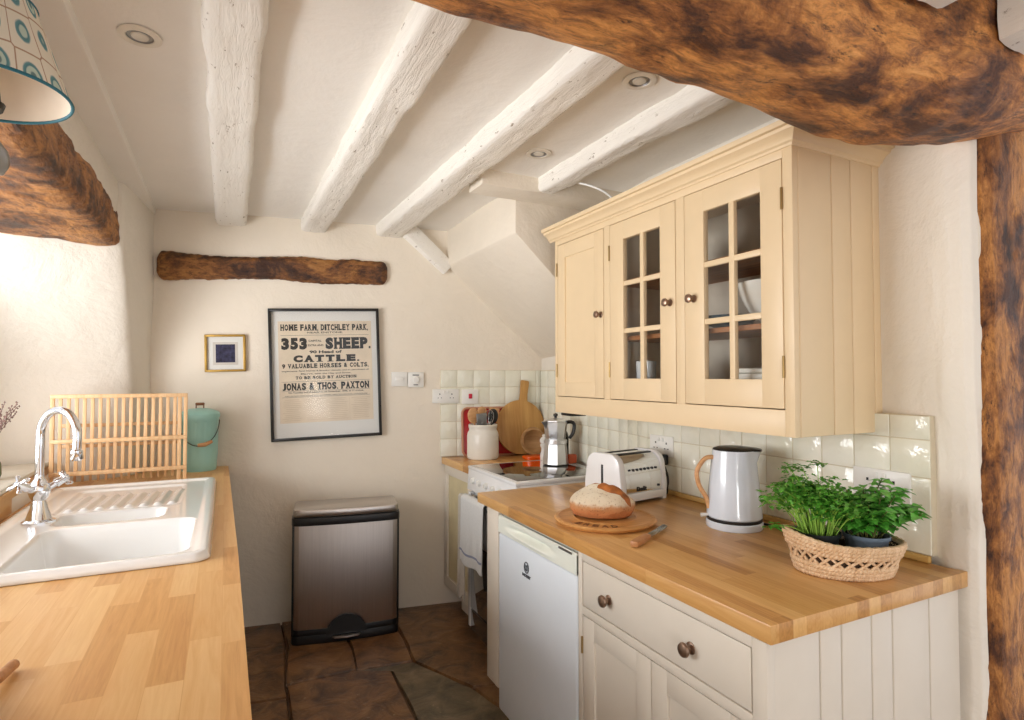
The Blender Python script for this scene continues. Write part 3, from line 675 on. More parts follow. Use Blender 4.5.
for (a0, a1, c0, c1) in ((-q, q, q - .013, q), (-q, q, -q, -q + .013), (-q, -q + .013, -q, q), (q - .013, q, -q, q)): box(b, a0, a1, -.022, 0, c0, c1, .003)
obj('frame', b, M['gold'], gf)
b = bm_new(); box(b, -q + .01, q - .01, -.008, -.003, -q + .01, q - .01); obj('mount', b, M['mount'], gf)
b = bm_new(); box(b, -.063, .063, -.0095, -.008, -.066, .062); ip = obj('inner_mount', b, plain('inner_mount', rgb(206, 200, 190), .8), gf)
b = bm_new(); box(b, -.049, .049, -.0105, -.0095, -.052, .049); obj('print', b, M['indigo'], ip)
# switches and sockets
def plate(name, label, cat, loc, w_, h_, rz, kind):
    t = thing(name, label, cat, loc, rz); b = bm_new(); box(b, -w_ / 2, w_ / 2, -.011, .002, -h_ / 2, h_ / 2, .003); obj('face_plate', b, M['plastic'], t)
    if kind == 'socket2':
        for cx_ in (-w_ * .23, w_ * .23):
            b = bm_new(); box(b, cx_ - .003, cx_ + .003, -.0125, -.010, .008, .016); box(b, cx_ - .013, cx_ - .007, -.0125, -.010, -.013, -.009); box(b, cx_ + .007, cx_ + .013, -.0125, -.010, -.013, -.009); obj('socket_holes', b, M['black'], t)
        for cx_ in (-.012, .012): b = bm_new(); box(b, cx_ - .005, cx_ + .005, -.0155, -.009, .018, .034, .002); obj('rocker', b, M['plastic'], t)
    if kind == 'cooker': b = bm_new(); box(b, -.011, .011, -.017, -.009, -.012, .018, .003); obj('rocker', b, M['redneon'], t, label='red rocker switch')
    if kind == 'switch':
        b = bm_new(); box(b, -.024, .024, -.016, -.009, -.010, .012, .003); obj('rocker', b, M['plastic'], t)
    if kind == 'dial':
        b = bm_new(); lathe(b, [(.021, 0), (.021, .010), (.018, .013), (0, .013)], 28, Matrix.Translation((0, -.009, 0)) @ Matrix.Rotation(PI / 2, 4, 'X')); obj('dial', b, M['plastic'], t)
        for a0, c0 in ((.02, .026), (.014, -.034)): b = bm_new(); box(b, -a0, a0, -.0125, -.009, c0, c0 + .005); obj('marking', b, M['black'], t)
    return t
plate('light_switch', 'white light switch plate right of the poster, left one of two joined', 'switch', wallp(.949, 1.382), .094, .088, WANG, 'switch')
plate('heating_control', 'white dial control plate right of the poster, beside the light switch', 'control', wallp(1.047, 1.378), .098, .092, WANG, 'dial')
plate('wall_socket', 'white double socket on the far wall beside the red cooker switch', 'socket', wallp(1.228, 1.276, .012), .165, .086, WANG, 'socket2')
plate('cooker_switch', 'white cooker switch with a red rocker above the red tray', 'switch', wallp(1.382, 1.271, .012), .105, .092, WANG, 'cooker')

# ------------------------------------------------------------------ tiles
def tile_panel(bm, org, ux, rows, xs, hgt, zs, nrm):
    pass
def tiles(name, p0, p1, z0, ztop, tw, th, first_cut=0, label='', from_right=False):
    """glazed tiles between plan points p0 and p1, standing off the wall"""
    a = Vector((p0[0], p0[1], 0)); b_ = Vector((p1[0], p1[1], 0)); L = (b_ - a).length; d = (b_ - a).normalized(); nn = Vector((d.y, -d.x, 0))
    rot = Matrix.Translation(a) @ Matrix(((d.x, nn.x, 0, 0), (d.y, nn.y, 0, 0), (0, 0, 1, 0), (0, 0, 0, 1)))
    th_ = thing(name, label, 'tiles', (0, 0, 0)); th_.location = (a + b_) / 2 + Vector((0, 0, z0))
    bm = bm_new(); x = 0
    while x < L - .012:
        x2 = min(x + tw, L); z = z0
        while z < ztop - .012:
            z2 = min(z + th, ztop); t = Matrix.Translation(((x + x2) / 2, .0055, (z + z2) / 2)) @ Matrix.Rotation(random.uniform(-.008, .008), 4, 'X') @ Matrix.Rotation(random.uniform(-.008, .008), 4, 'Z')
            box(bm, -(x2 - x) / 2 + .0012, (x2 - x) / 2 - .0012, -.004, .0045, -(z2 - z) / 2 + .0012, (z2 - z) / 2 - .0012, .0022, 2, rot @ t); z = z2
        x = x2
    obj('glazed_tiles', bm, M['tile'], th_, True, angle=60)
    bm = bm_new(); box(bm, 0, L, -.004, .0075, z0, ztop, 0, 2, rot); obj('grout', bm, M['grout'], th_, True)
random.seed(8)
tiles('tile_splashback', (1.198, FARY(1.198) - .004), (1.853, FARY(1.853) - .004), .902, 1.438, .105, .1072, label='cream glazed square tiles on the far wall behind the red tray and round board')
tiles('tile_splashback', (1.706, .893), (1.706, 2.05), .915, 1.292, .107, .103, label='cream glazed tiles along the right wall behind the kettle, herbs and toaster') if False else None
def tiles_r(name, pts, z0, ztop, label):
    th_ = thing(name, label, 'tiles', (pts[0][0], (pts[0][1] + pts[-1][1]) / 2, z0)); bm = bm_new(); gm = bm_new()
    for (p0, p1, zt) in zip(pts, pts[1:], ztop):
        a = Vector((p0[0], p0[1], 0)); b_ = Vector((p1[0], p1[1], 0)); L = (b_ - a).length; d = (b_ - a).normalized(); nn = Vector((-d.y, d.x, 0))
        rot = Matrix.Translation(a) @ Matrix(((d.x, nn.x, 0, 0), (d.y, nn.y, 0, 0), (0, 0, 1, 0), (0, 0, 0, 1)))
        n = max(1, round(L / .107)); tw = L / n
        for i in range(n):
            z = z0
            while z < zt - .012:
                z2 = min(z + .103, zt); t = rot @ Matrix.Translation(((i + .5) * tw, .0055, (z + z2) / 2)) @ Matrix.Rotation(random.uniform(-.01, .01), 4, 'X') @ Matrix.Rotation(random.uniform(-.01, .01), 4, 'Z')
                box(bm, -tw / 2 + .0012, tw / 2 - .0012, -.004, .0045, -(z2 - z) / 2 + .0012, (z2 - z) / 2 - .0012, .0022, 2, t); z = z2
        box(gm, 0, L, -.030, .0075, z0, zt, 0, 2, rot)
    obj('glazed_tiles', bm, M['tile'], th_, True, angle=60); obj('grout', gm, M['grout'], th_, True)
tiles_r('tile_splashback', [(1.705, .893), (1.705, 2.05), (1.770, 2.35), (1.830, 2.9), (1.855, 3.30)], .918, [1.292, 1.292, 1.438, 1.438], 'cream glazed tiles along the right wall behind the kettle, herbs and toaster')

# ------------------------------------------------------------------ far corner unit
prismw = bm_new(); prism(prismw, [(1.205, 2.962), (1.80, 2.962), (1.838, FARY(1.838) - .022), (1.205, FARY(1.205) - .014)], .86, .90, bev=.002)
tag(obj('kitchen_worktop', prismw, M['wtR']), 'short oak worktop in the far corner carrying the utensil crock', 'worktop')
cu = thing('base_cabinet', 'narrow stone coloured base cabinet in the far corner, left of the cooker', 'cabinet', (1.5, 3.2, 0))
b = bm_new(); prism(b, [(1.245, 2.97), (1.79, 2.97), (1.83, FARY(1.83) - .02), (1.245, FARY(1.245) - .012)], .10, .858); box(b, 1.29, 1.75, 2.98, 3.28, 0, .10)
obj('body', b, M['greige'], cu, True)
b = bm_new(); y0, y1 = 2.972, FARY(1.23) - .014
for (a0, a1, c0, c1) in ((y0, y1, .12, .18), (y0, y1, .80, .855), (y0, y0 + .05, .18, .80), (y1 - .05, y1, .18, .80)): box(b, 1.222, 1.244, a0, a1, c0, c1, .002)
dr = obj('door_frame', b, M['greige'], cu, True)
b = bm_new(); box(b, 1.234, 1.240, y0 + .04, y1 - .04, .17, .81); obj('door_panel', b, plain('panel_paint', rgb(214, 200, 160), .5), dr, True)

# cooker
ck = thing('electric_cooker', 'white freestanding cooker with a black glass hob in the far right corner', 'cooker', (1.46, 2.665, 0))
cy0, cy1 = 2.378, 2.955
b = bm_new(); box(b, 1.225, 1.765, cy0, cy1, .03, .893, .003); box(b, 1.26, 1.70, cy0 + .02, cy1 - .02, 0, .04); obj('body', b, M['white'], ck, True)
b = bm_new(); box(b, 1.198, 1.768, cy0 - .002, cy1 + .002, .893, .911, .004); obj('hob_surround', b, M['white'], ck, True)
b = bm_new(); box(b, 1.222, 1.706, cy0 + .025, cy1 - .03, .9085, .9125, .001); hb = obj('hob_glass', b, M['blackglass'], ck, True)
b = bm_new(); prism(b, [(1.225, .775), (1.193, .785), (1.201, .893), (1.225, .893)], cy0, cy1, 'y', .002); cp = obj('control_panel', b, M['white'], ck, True)
for k in range(6):
    b = bm_new(); lathe(b, [(.017, 0), (.016, .008), (.013, .016), (0, .017)], 20, Matrix.Translation((1.198, cy0 + .07 + k * .085, .84)) @ Matrix.Rotation(-PI / 2, 4, 'Y')); box(b, 1.178, 1.183, cy0 + .068 + k * .085, cy0 + .072 + k * .085, .83, .852)
    obj('knob', b, M['plastic'], cp, True)
b = bm_new(); box(b, 1.202, 1.225, cy0 + .004, cy1 - .004, .15, .765, .004); od = obj('oven_door', b, M['blackglass'], ck, True)
b = bm_new(); box(b, 1.199, 1.224, cy1 - .03, cy1 - .003, .05, .77, .003); obj('door_trim', b, M['white'], od, True)
b = bm_new(); box(b, 1.199, 1.224, cy0 + .003, cy0 + .03, .05, .77, .003); obj('door_trim', b, M['white'], od, True)
b = bm_new(); box(b, 1.203, 1.225, cy0 + .03, cy1 - .03, .035, .145, .003); obj('drawer_front', b, M['blackglass'], ck, True)
b = bm_new(); tube(b, [(1.165, cy0 + .03, .745), (1.165, cy1 - .02, .745)], .009, 12)
for y in (cy0 + .06, cy1 - .04): tube(b, [(1.205, y, .745), (1.165, y, .745)], .008, 10)
obj('door_handle', b, M['chrome'], od, True)
# towels hung on the cooker rail
def cloth(name, y0, y1, zf, zb, mat, label, seed, stripe=None, off=0):
    b = bm_new(); L1 = .75 - zf; 
    def fn(u, v):
        y = y0 + (y1 - y0) * u; s = v
        w_ = .006 * math.sin(u * 9 + seed) + .005 * noise.noise(Vector((u * 4, v * 3, seed)))
        if s < .1: a = s / .1; x = 1.181 - .0 + .002; z = zb + (.742 - zb) * a; x = 1.182 + off * .3
        elif s < .2: a = (s - .1) / .1 * PI; x = 1.165 + math.cos(a) * (.016 + off); z = .745 + math.sin(a) * (.014 + off)
        else: a = (s - .2) / .8; x = 1.149 - off - abs(w_) * a * 1.2; z = .745 - (.745 - zf - .03 * noise.noise(Vector((u * 2.2, seed, 0)))) * a
        return Vector((x, y, z))
    surf(b, fn, 40, 60); o = obj(name, b, mat, angle=180); tag(o, label, 'towel'); m = o.modifiers.new('s', 'SOLIDIFY'); m.thickness = .004
    if stripe:
        b = bm_new()
        surf(b, lambda u, v: fn(u, .2 + .8 * (stripe + .035 * v)) + Vector((-.0035, 0, 0)), 40, 2); obj('stripe', b, M['stripe'], o, angle=180)
    return o
cloth('tea_towel', 2.865, 2.975, .215, .45, M['towel2'], 'greyish white tea towel hanging lowest on the oven rail', 1, None, .001)
cloth('tea_towel', 2.62, 2.915, .42, .52, M['towel'], 'white tea towel with a blue grey stripe hanging over the oven rail', 4, .80, .010)

# ------------------------------------------------------------------ pedal bin
pb = thing('pedal_bin', 'brushed steel rectangular pedal bin with a black base against the far wall', 'bin', (.613, 3.182 + .125, 0), WANG)
bw2 = .272
def rbox(hw, y0, y1, bow, n=14):
    pts = []
    r = .03
    for k in range(n + 1): x = -hw + r + (2 * hw - 2 * r) * k / n; pts.append((x, y0 - bow * (1 - (x / hw) ** 2)))
    pts += [(hw - .008, y0 + .008), (hw, y0 + r), (hw, y1), (-hw, y1), (-hw, y0 + r), (-hw + .008, y0 + .008)]
    return pts
b = bm_new(); prism(b, rbox(bw2, -.125, .11, .018), .075, .615, bev=.002); obj('body', b, M['steel'], pb)
b = bm_new(); prism(b, rbox(bw2 + .006, -.128, .115, .018), .0, .045, bev=.003)
# arched black shroud round the pedal
arch = [(-.105, .044)] + [(-.105 * math.cos(a), .044 + .098 * math.sin(a)) for a in [PI * k / 16 for k in range(1, 16)]] + [(.105, .044)]
t = bmesh.new(); lo = [t.verts.new((x, -.1525, z)) for x, z in arch]; hi = [t.verts.new((x * .9, -.12, z)) for x, z in arch]
t.faces.new(lo); 
for i in range(len(arch) - 1): t.faces.new((lo[i], lo[i + 1], hi[i + 1], hi[i]))
bmesh.ops.recalc_face_normals(t, faces=t.faces); merge(b, t)
prism(b, rbox(bw2 + .002, -.126, .112, .018), .045, .076, bev=.002)
obj('base', b, M['black'], pb)
b = bm_new(); prism(b, [(-.075, -.155), (-.06, -.175), (0, -.186), (.06, -.175), (.075, -.155)], .030, .040, bev=.003); obj('pedal', b, M['steel_lid'], pb)
b = bm_new(); prism(b, rbox(bw2 + .008, -.134, .118, .018), .615, .655, bev=.004); rim = obj('rim', b, M['black'], pb)
b = bm_new(); prism(b, rbox(bw2 + .002, -.128, .112, .018), .655, .70, bev=.014); obj('lid', b, M['steel_lid'], pb)
# near-vertical black side strips
for s in (-1, 1): b = bm_new(); box(b, s * bw2 - .005, s * bw2 + .005, -.11, .11, .04, .64, .003); obj('side_trim', b, M['black'], pb)

# ------------------------------------------------------------------ near right run
b = bm_new(); prism(b, [(.976, 2.301), (.984, .817), (1.712, .818), (1.696, .86), (1.696, 2.05), (1.718, 2.30)], .86, .90, bev=.0025)
tag(obj('kitchen_worktop', b, M['wtR']), 'oak stave worktop above the fridge and drawers carrying bread and kettle', 'worktop')
b = bm_new(); prism(b, [(1.682, .895), (1.697, .895), (1.697, 2.05), (1.722, 2.30), (1.707, 2.30), (1.682, 2.05)], .9005, .918, bev=.002)
tag(obj('worktop_upstand', b, plain('pine_bead', rgb(206, 166, 96), .5)), 'thin wooden bead along the back of the right worktop under the tiles', 'trim')
b = bm_new(); box(b, .988, 1.70, 2.115, 2.225, .157, .858, .003); box(b, 1.08, 1.68, 2.12, 2.22, 0, .157)
tag(obj('end_panel', b, M['greige']), 'tall stone coloured end panel between the fridge and the cooker', 'panel')
fr = thing('fridge', 'white under-counter fridge below the right worktop', 'fridge', (1.33, 1.815, 0))
b = bm_new(); box(b, 1.035, 1.66, 1.530, 2.108, .05, .845, .004)
for y in (1.57, 2.07):
    for x in (1.07, 1.6): lathe(b, [(.018, 0), (.018, .03), (.008, .03), (.008, .06)], 14, Matrix.Translation((x, y, 0)))
obj('body', b, M['fridge'], fr, True)
b = bm_new(); box(b, .985, 1.031, 1.532, 2.106, .085, .778, .010, 3); dd = obj('door', b, M['fridge'], fr, True)
# shaped top trim with a scooped grip
b = bm_new(); ya, yb = 1.532, 2.106
def trimf(u, v):
    y = yb + (ya - yb) * u; z = .780 + .066 * v
    g = math.exp(-((u - .45) / .26) ** 4); x = .985 + .022 * g * math.exp(-((v - .50) / .16) ** 2) - .006 * g * math.exp(-((v - .22) / .10) ** 2)
    x += .006 * max(0, v - .9) * 10
    return Vector((x, y, z))
surf(b, trimf, 60, 20); box(b, 1.008, 1.034, ya, yb, .780, .845)
obj('handle_trim', b, M['fridge_trim'], fr, True)
lg = bm_new(); Rf = Matrix(((0, 1, 0, .9842), (-1, 0, 0, 1.865), (0, 0, 1, .685), (0, 0, 0, 1)))   # local x -> world -y, local -y -> world -x
tt = bm_new(); tube(tt, [(.016 * math.cos(a), -.0004, .022 + .019 * math.sin(a)) for a in [2 * PI * k / 24 for k in range(24)]], .0022, 6, True); tube(tt, [(0, -.0004, .010), (0, -.0004, .030)], .0022, 6); tube(tt, [(.009 * math.cos(a), -.0004, .022 + .012 * math.sin(a)) for a in [R(120 + 300 * k / 14) for k in range(15)]], .0013, 6)
merge(tt, text_bm('INDESIT', .062, .011, .0012, .03), Matrix.Translation((0, 0, -.008)))
merge(lg, tt, Rf); obj('maker_badge', lg, plain('badge_grey', rgb(70, 72, 78), .4), dd, True)
b = bm_new(); box(b, .983, .986, 1.56, 1.64, .837, .843); obj('trim_badge', b, M['lampgrey'], fr, True)

bc = thing('base_cabinet', 'pale stone base cabinet with one wide drawer and two doors below the right worktop', 'cabinet', (1.34, 1.18, 0))
b = bm_new(); X0 = .988; ye0, ye1 = .835, 1.528
box(b, 1.01, 1.69, ye0 + .014, ye1, .10, .858); box(b, 1.05, 1.68, ye0 + .04, ye1, 0, .10)
for (a0, a1, c0, c1) in ((ye0 - .004, .868, .10, .858), (1.507, ye1, .10, .858), (.868, 1.507, .835, .858), (.868, 1.507, .672, .697), (.868, 1.507, .10, .14)): box(b, X0, 1.012, a0, a1, c0, c1, .0012)
obj('face_frame', b, M['greige'], bc, True)
# beaded end boards
b = bm_new(); gx = [.995, 1.154, 1.227, 1.334, 1.413, 1.563, 1.697]
for a, c in zip(gx, gx[1:]):
    box(b, a + .0015, c - .0015, ye0 - .002, ye0 + .016, .0, .858, .003); tube(b, [(a + .004, ye0 + .0005, .0), (a + .004, ye0 + .0005, .858)], .0032, 8)
obj('beaded_side', b, M['greige'], bc, True)
b = bm_new(); box(b, X0 + .001, X0 + .02, .8715, 1.5035, .700, .8325, .0025); dw = obj('drawer', b, M['greige'], bc, True)
def knob(par, p, r=.0175, m='bronze', mat=None):
    b = bm_new(); lathe(b, [(r * .86, 0), (r * .80, .003), (r * .38, .007), (r * .36, .014), (r * .85, .018), (r, .023), (r * .9, .028), (r * .4, .031), (0, .0315)], 24, Matrix.Translation(p) @ Matrix.Rotation(-PI / 2, 4, 'Y')); return obj('knob', b, M[m], par, True)
knob(dw, (X0 + .002, 1.371, .760)); knob(dw, (X0 + .002, 1.046, .760))
def panel_door(par, x, y0, y1, z0, z1, st, mat, rec=.007, name='door'):
    b = bm_new()
    for (a0, a1, c0, c1) in ((y0, y0 + st, z0, z1), (y1 - st, y1, z0, z1), (y0 + st - .001, y1 - st + .001, z0, z0 + st), (y0 + st - .001, y1 - st + .001, z1 - st, z1)): box(b, x, x + .020, a0, a1, c0, c1, .0012)
    box(b, x + rec, x + .018, y0 + st - .004, y1 - st + .004, z0 + st - .004, z1 - st + .004)
    return obj(name, b, mat, par, True)
d1 = panel_door(bc, X0 + .001, 1.190, 1.5035, .143, .669, .058, M['greige']); d2 = panel_door(bc, X0 + .001, .8715, 1.1875, .143, .669, .058, M['greige'])
knob(d1, (X0, 1.222, .40)); knob(d2, (X0, 1.156, .40))
for d, y in ((d1, 1.505), (d2, .870)):
    for z in (.58, .22): b = bm_new(); tube(b, [(X0 - .002, y, z - .025), (X0 - .002, y, z + .025)], .0035, 8); obj('hinge', b, M['brass'], d, True)

# ------------------------------------------------------------------ wall cabinet
wc = thing('wall_cabinet', 'cream yellow wall cabinet with one solid and two glazed doors', 'cabinet', (1.53, 1.66, 1.236))
XF = 1.355; ya, yb = 1.040, 2.283; za, zb = 1.236, 2.045
b = bm_new()
box(b, XF + .02, 1.695, ya + .016, yb, za, za + .035); box(b, XF + .02, 1.70, ya + .016, yb, zb - .03, zb)
box(b, XF + .02, 1.70, yb - .018, yb, za, zb); box(b, 1.690, 1.704, ya + .016, yb, za, zb); box(b, XF + .03, 1.695, 1.872, 1.888, za, zb)
box(b, XF + .02, 1.695, ya + .016, yb, 1.29, 1.305)
obj('carcase', b, M['cream'], wc, True)
b = bm_new(); 
box(b, 1.684, 1.6895, ya + .03, yb - .02, 1.306, zb - .031); box(b, XF + .03, 1.684, ya + .017, ya + .022, 1.306, zb - .031); box(b, XF + .03, 1.684, 1.8885, 1.893, 1.306, zb - .031); box(b, XF + .03, 1.684, 1.866, 1.8715, 1.306, zb - .031); obj('inner_lining', b, M['cabin'], wc, True)
for z in (1.545, 1.765): b = bm_new(); box(b, XF + .035, 1.683, ya + .023, 1.865, z - .008, z + .008); obj('shelf', b, M['shelf'], wc, True)
b = bm_new()
for (a0, a1, c0, c1) in ((ya, 1.0705, za, zb), (yb - .021 + .001, yb, za, zb), (1.0705, yb - .02, za, 1.308), (1.0705, yb - .02, 1.997, zb), (1.448, 1.488, 1.308, 1.997), (1.862, 1.902, 1.308, 1.997)): box(b, XF, XF + .021, a0, a1, c0, c1, .001)
obj('face_frame', b, M['cream'], wc, True)
# beaded boards on the near end
b = bm_new(); gx = [XF + .02, 1.515, 1.60, 1.70, 1.736]
for a, c in zip(gx, gx[1:]):
    box(b, a + .001, c - .001, ya - .001, ya + .016, za, zb, .0025); tube(b, [(a + .005, ya + .001, za), (a + .005, ya + .001, zb)], .003, 8)
obj('beaded_end', b, M['cream'], wc, True)
# crown moulding swept round front and near end
prof3 = [(a * 1.18, c_) for a, c_ in [(0, 0), (.004, 0), (.006, .006), (.012, .010), (.014, .016), (.022, .026), (.032, .032), (.034, .040), (.042, .042), (.044, .056), (0, .056)]]
b = bm_new(); t = bmesh.new(); path = [((XF, yb + .040), (-1, .0)), ((XF, ya), (-1, -1)), ((1.738, ya), (0, -1))]
rg = []
for (px, py), (nx, ny) in path: rg.append([t.verts.new((px + nx * o_, py + ny * o_, 2.021 + h_)) for o_, h_ in prof3])
rg[0] = rg[0]
for a, c in zip(rg, rg[1:]):
    for i in range(len(prof3)): t.faces.new((a[i], a[(i + 1) % len(prof3)], c[(i + 1) % len(prof3)], c[i]))
t.faces.new(rg[0]); t.faces.new(rg[-1][::-1]); bmesh.ops.recalc_face_normals(t, faces=t.faces); merge(b, t); box(b, XF, 1.704, ya, yb, 2.062, 2.074)
obj('crown_moulding', b, M['cream'], wc, True, angle=25)
# doors
dA = panel_door(wc, XF - .001, 1.9045, 2.2600, 1.311, 1.994, .062, M['cream'], .006)
def glazed_door(y0, y1, gl, gr, m):
    b = bm_new(); x = XF - .001
    for (a0, a1, c0, c1) in ((y0, gl, 1.311, 1.994), (gr, y1, 1.311, 1.994), (gl - .001, gr + .001, 1.311, 1.391), (gl - .001, gr + .001, 1.924, 1.994)): box(b, x, x + .020, a0, a1, c0, c1, .0012)
    d = obj('door', b, M['cream'], wc, True)
    b = bm_new(); box(b, x + .0012, x + .0168, m - .010, m + .010, 1.390, 1.925, .001)
    for z in (1.572, 1.753): box(b, x + .002, x + .016, gl - .001, gr + .001, z - .009, z + .009, .002)
    obj('glazing_bars', b, M['cream'], d, True)
    b = bm_new(); box(b, x + .0105, x + .0125, gl - .002, gr + .002, 1.389, 1.926); obj('pane', b, M['glass'], d, True)
    return d
dB = glazed_door(1.4905, 1.8595, 1.567, 1.775, 1.667); dC = glazed_door(1.0730, 1.4455, 1.144, 1.361, 1.250)
for d, y, zz in ((dA, 1.922, 1.648), (dB, 1.517, 1.650), (dC, 1.405, 1.650)): knob(d, (XF - .001, y, zz), .0145)
for d, y in ((dA, 2.2625), (dB, 1.8615), (dC, 1.0715)):
    for z in (1.885, 1.425): b = bm_new(); tube(b, [(XF - .003, y, z - .03), (XF - .003, y, z + .03)], .0035, 8); obj('hinge', b, M['brass'], d, True)
# crockery behind the glass
def lath_obj(name, prof, mat, loc, label, cat, group=None, rot=(0, 0, 0), seg=36):
    b = bm_new(); lathe(b, prof, seg); o = obj(name, b, mat); o.location = loc; o.rotation_euler = rot; return tag(o, label, cat, group)
lath_obj('mixing_bowl', [(0, 0), (.035, 0), (.038, .006), (.07, .035), (.095, .085), (.108, .13), (.103, .13), (.09, .085), (.06, .035), (0, .012)], M['china'], (1.50, 1.215, 1.555), 'large white mixing bowl behind the nearest glazed cabinet door, on the middle shelf', 'bowl')
lath_obj('dish', [(0, 0), (.04, 0), (.07, .014), (.085, .04), (.081, .04), (.066, .018), (0, .008)], M['blueglass'], (1.47, 1.365, 1.554), 'dark blue dish beside the big white bowl in the wall cabinet', 'dish')
b = bm_new(); box(b, 1.42, 1.57, 1.085, 1.305, 1.306, 1.41, .012); box(b, 1.43, 1.56, 1.095, 1.295, 1.41, 1.424, .003); o = obj('storage_tub', b, M['china']); tag(o, 'pale rectangular tub on the bottom shelf behind the nearest glazed door', 'container')
gl_prof = [(0, 0), (.030, 0), (.033, .004), (.038, .15), (.036, .15), (.031, .008), (0, .006)]
GM = plain('tumbler_glass', rgb(196, 202, 204), .08)
gg = lath_obj('tumbler', gl_prof, GM, (1.43, 1.735, 1.306), 'greyish glass tumbler at the left of the bottom shelf behind the middle door', 'glass', 'tumblers on the bottom shelf of the wall cabinet')
dup(gg, (1.46, 1.60, 1.306), 'greyish glass tumbler at the right of the bottom shelf behind the middle door')
lath_obj('mug', [(0, 0), (.036, 0), (.040, .005), (.042, .09), (.039, .09), (.036, .008), (0, .006)], M['china'], (1.44, 1.585, 1.774), 'pale mug on the top shelf behind the middle glazed door', 'mug')
# cable above the cabinet and bracket below
b = bm_new(); tube(b, smooth_path([(1.30, 2.30, 2.262), (1.37, 2.16, 2.262), (1.47, 2.05, 2.20), (1.56, 2.02, 2.10)], 6), .005, 8); tag(obj('cable', b, M['plastic']), 'white cable looping from the ceiling down behind the cabinet cornice', 'cable')
b = bm_new(); box(b, 1.37, 1.45, 2.17, 2.26, 1.222, 1.2355, .004); tag(obj('cabinet_light', b, M['darkmetal']), 'small dark light fitting under the far end of the wall cabinet', 'light')

# ------------------------------------------------------------------ far corner clutter
TZ = .9005
tr = thing('serving_tray', 'red lacquered tray leaning on the tiles behind the utensil crock', 'tray', (1.495, FARY(1.5) - .055, TZ), WANG, rot=(R(-5), 0, WANG))
def rrect(hw, hh, r, n=6):
    return [(sx * (hw - r) + r * math.cos(a), sz * (hh - r) + r * math.sin(a)) for sx, sz, a0 in ((1, 1, 0), (-1, 1, PI / 2), (-1, -1, PI), (1, -1, 1.5 * PI)) for a in [a0 + PI / 2 * k / n for k in range(n + 1)]]
b = bm_new(); prism(b, [(x, z + .152) for x, z in rrect(.175, .152, .035)], -.002, .004, 'y', .0015); obj('tray_base', b, M['red'], tr)
b = bm_new(); tube(b, [(x, -.006, z + .152) for x, z in rrect(.176, .148, .035)], .007, 10, True); obj('tray_rim', b, plain('tray_rim', rgb(196, 140, 110), .4), tr)
cr = thing('utensil_crock', 'cream stoneware crock full of wooden and metal utensils', 'jar', (1.408, 3.235, TZ))
b = bm_new(); lathe(b, [(0, 0), (.088, 0), (.094, .006), (.096, .02), (.096, .140), (.092, .158), (.084, .172), (.084, .182), (.087, .190), (.088, .204), (.084, .208), (.080, .204), (.080, .18), (.088, .14), (.088, .012), (0, .010)], 48); obj('body', b, M['stone'], cr)
def utensil(name, label, mat, dx, dy, lean, L, kind, rz=0):
    t = thing(name, label, 'utensil', (1.408 + dx, 3.235 + dy, TZ + .018), rot=(lean[0], lean[1], rz)); b = bm_new()
    tube(b, [(0, 0, 0), (0, 0, L)], .006, 10); obj('handle', b, mat, t); b = bm_new()
    if kind == 'spoon':
        surf(b, lambda u, v: Vector((.037 * math.cos(2 * PI * u) * math.sin(PI * v), .009 * math.sin(2 * PI * u) * math.sin(PI * v), L + .022 - .048 * math.cos(PI * v))), 20, 12)
    if kind == 'spatula': box(b, -.034, .034, -.003, .003, L - .02, L + .055, .003)
    if kind == 'whisk':
        for k in range(5):
            a = PI * k / 5; tube(b, [(.028 * math.sin(PI * s / 12) * math.cos(a), .028 * math.sin(PI * s / 12) * math.sin(a), L - .02 + .045 * (1 - math.cos(PI * s / 12))) for s in range(0, 13)], .0014, 6)
    if kind == 'ladle': lathe(b, [(0, 0), (.024, .006), (.034, .024), (.031, .024), (.02, .008), (0, .003)], 24, Matrix.Translation((0, .02, L)) @ Matrix.Rotation(R(70), 4, 'X'))
    obj('head', b, mat, t); return t
utensil('wooden_spoon', 'pale wooden spoon at the left of the crock', M['beech'], -.030, .0, (R(3), R(-9), 0), .225, 'spoon')
utensil('spatula', 'grey slotted spatula standing in the front of the crock', M['lampgrey'], -.012, -.03, (R(4), R(-4), 0), .205, 'spatula')
utensil('wooden_spatula', 'wooden spatula standing at the back of the crock', M['beech'], .005, .03, (R(-4), R(2), 0), .225, 'spoon')
utensil('ladle', 'black ladle at the right of the crock', M['black'], .025, -.012, (R(3), R(7), 0), .215, 'spoon')
utensil('wooden_fork', 'pale wooden handle standing at the right of the crock', M['beech'], .04, .02, (R(-3), R(11), 0), .235, 'spatula')
utensil('whisk', 'wire whisk standing between the spatula and the black ladle', M['chrome'], .012, -.034, (R(6), R(1), 0), .21, 'whisk')
cb = thing('chopping_board', 'round wooden chopping board with a handle leaning on the tiles', 'board', (1.683, FARY(1.683) - .10, TZ), rot=(R(-9), 0, WANG))
cb.scale = (.95, 1, 1)
b = bm_new(); t_ = Matrix.Translation((0, 0, .178)) @ Matrix.Rotation(R(9), 4, 'Y')
outl = [(.172 * math.sin(a), .172 * math.cos(a)) for a in [R(10) + (2 * PI - R(20)) * k / 60 for k in range(61)]]
outl = [(.026, .21), (.030, .29), (.026, .302), (-.026, .302), (-.030, .29), (-.026, .21)][::-1] + [] + outl
tt = bm_new(); prism(tt, [(x, z) for x, z in outl], -.009, .009, 'y', .004); merge(b, tt, t_); obj('board', b, M['board'], cb)
b = bm_new(); lathe(b, [(0, 0), (.055, 0), (.062, .012), (.082, .030), (.086, .036), (.083, .046), (.070, .046), (.062, .030), (.045, .016), (0, .012)], 48, Matrix.Rotation(R(90), 4, 'X'))
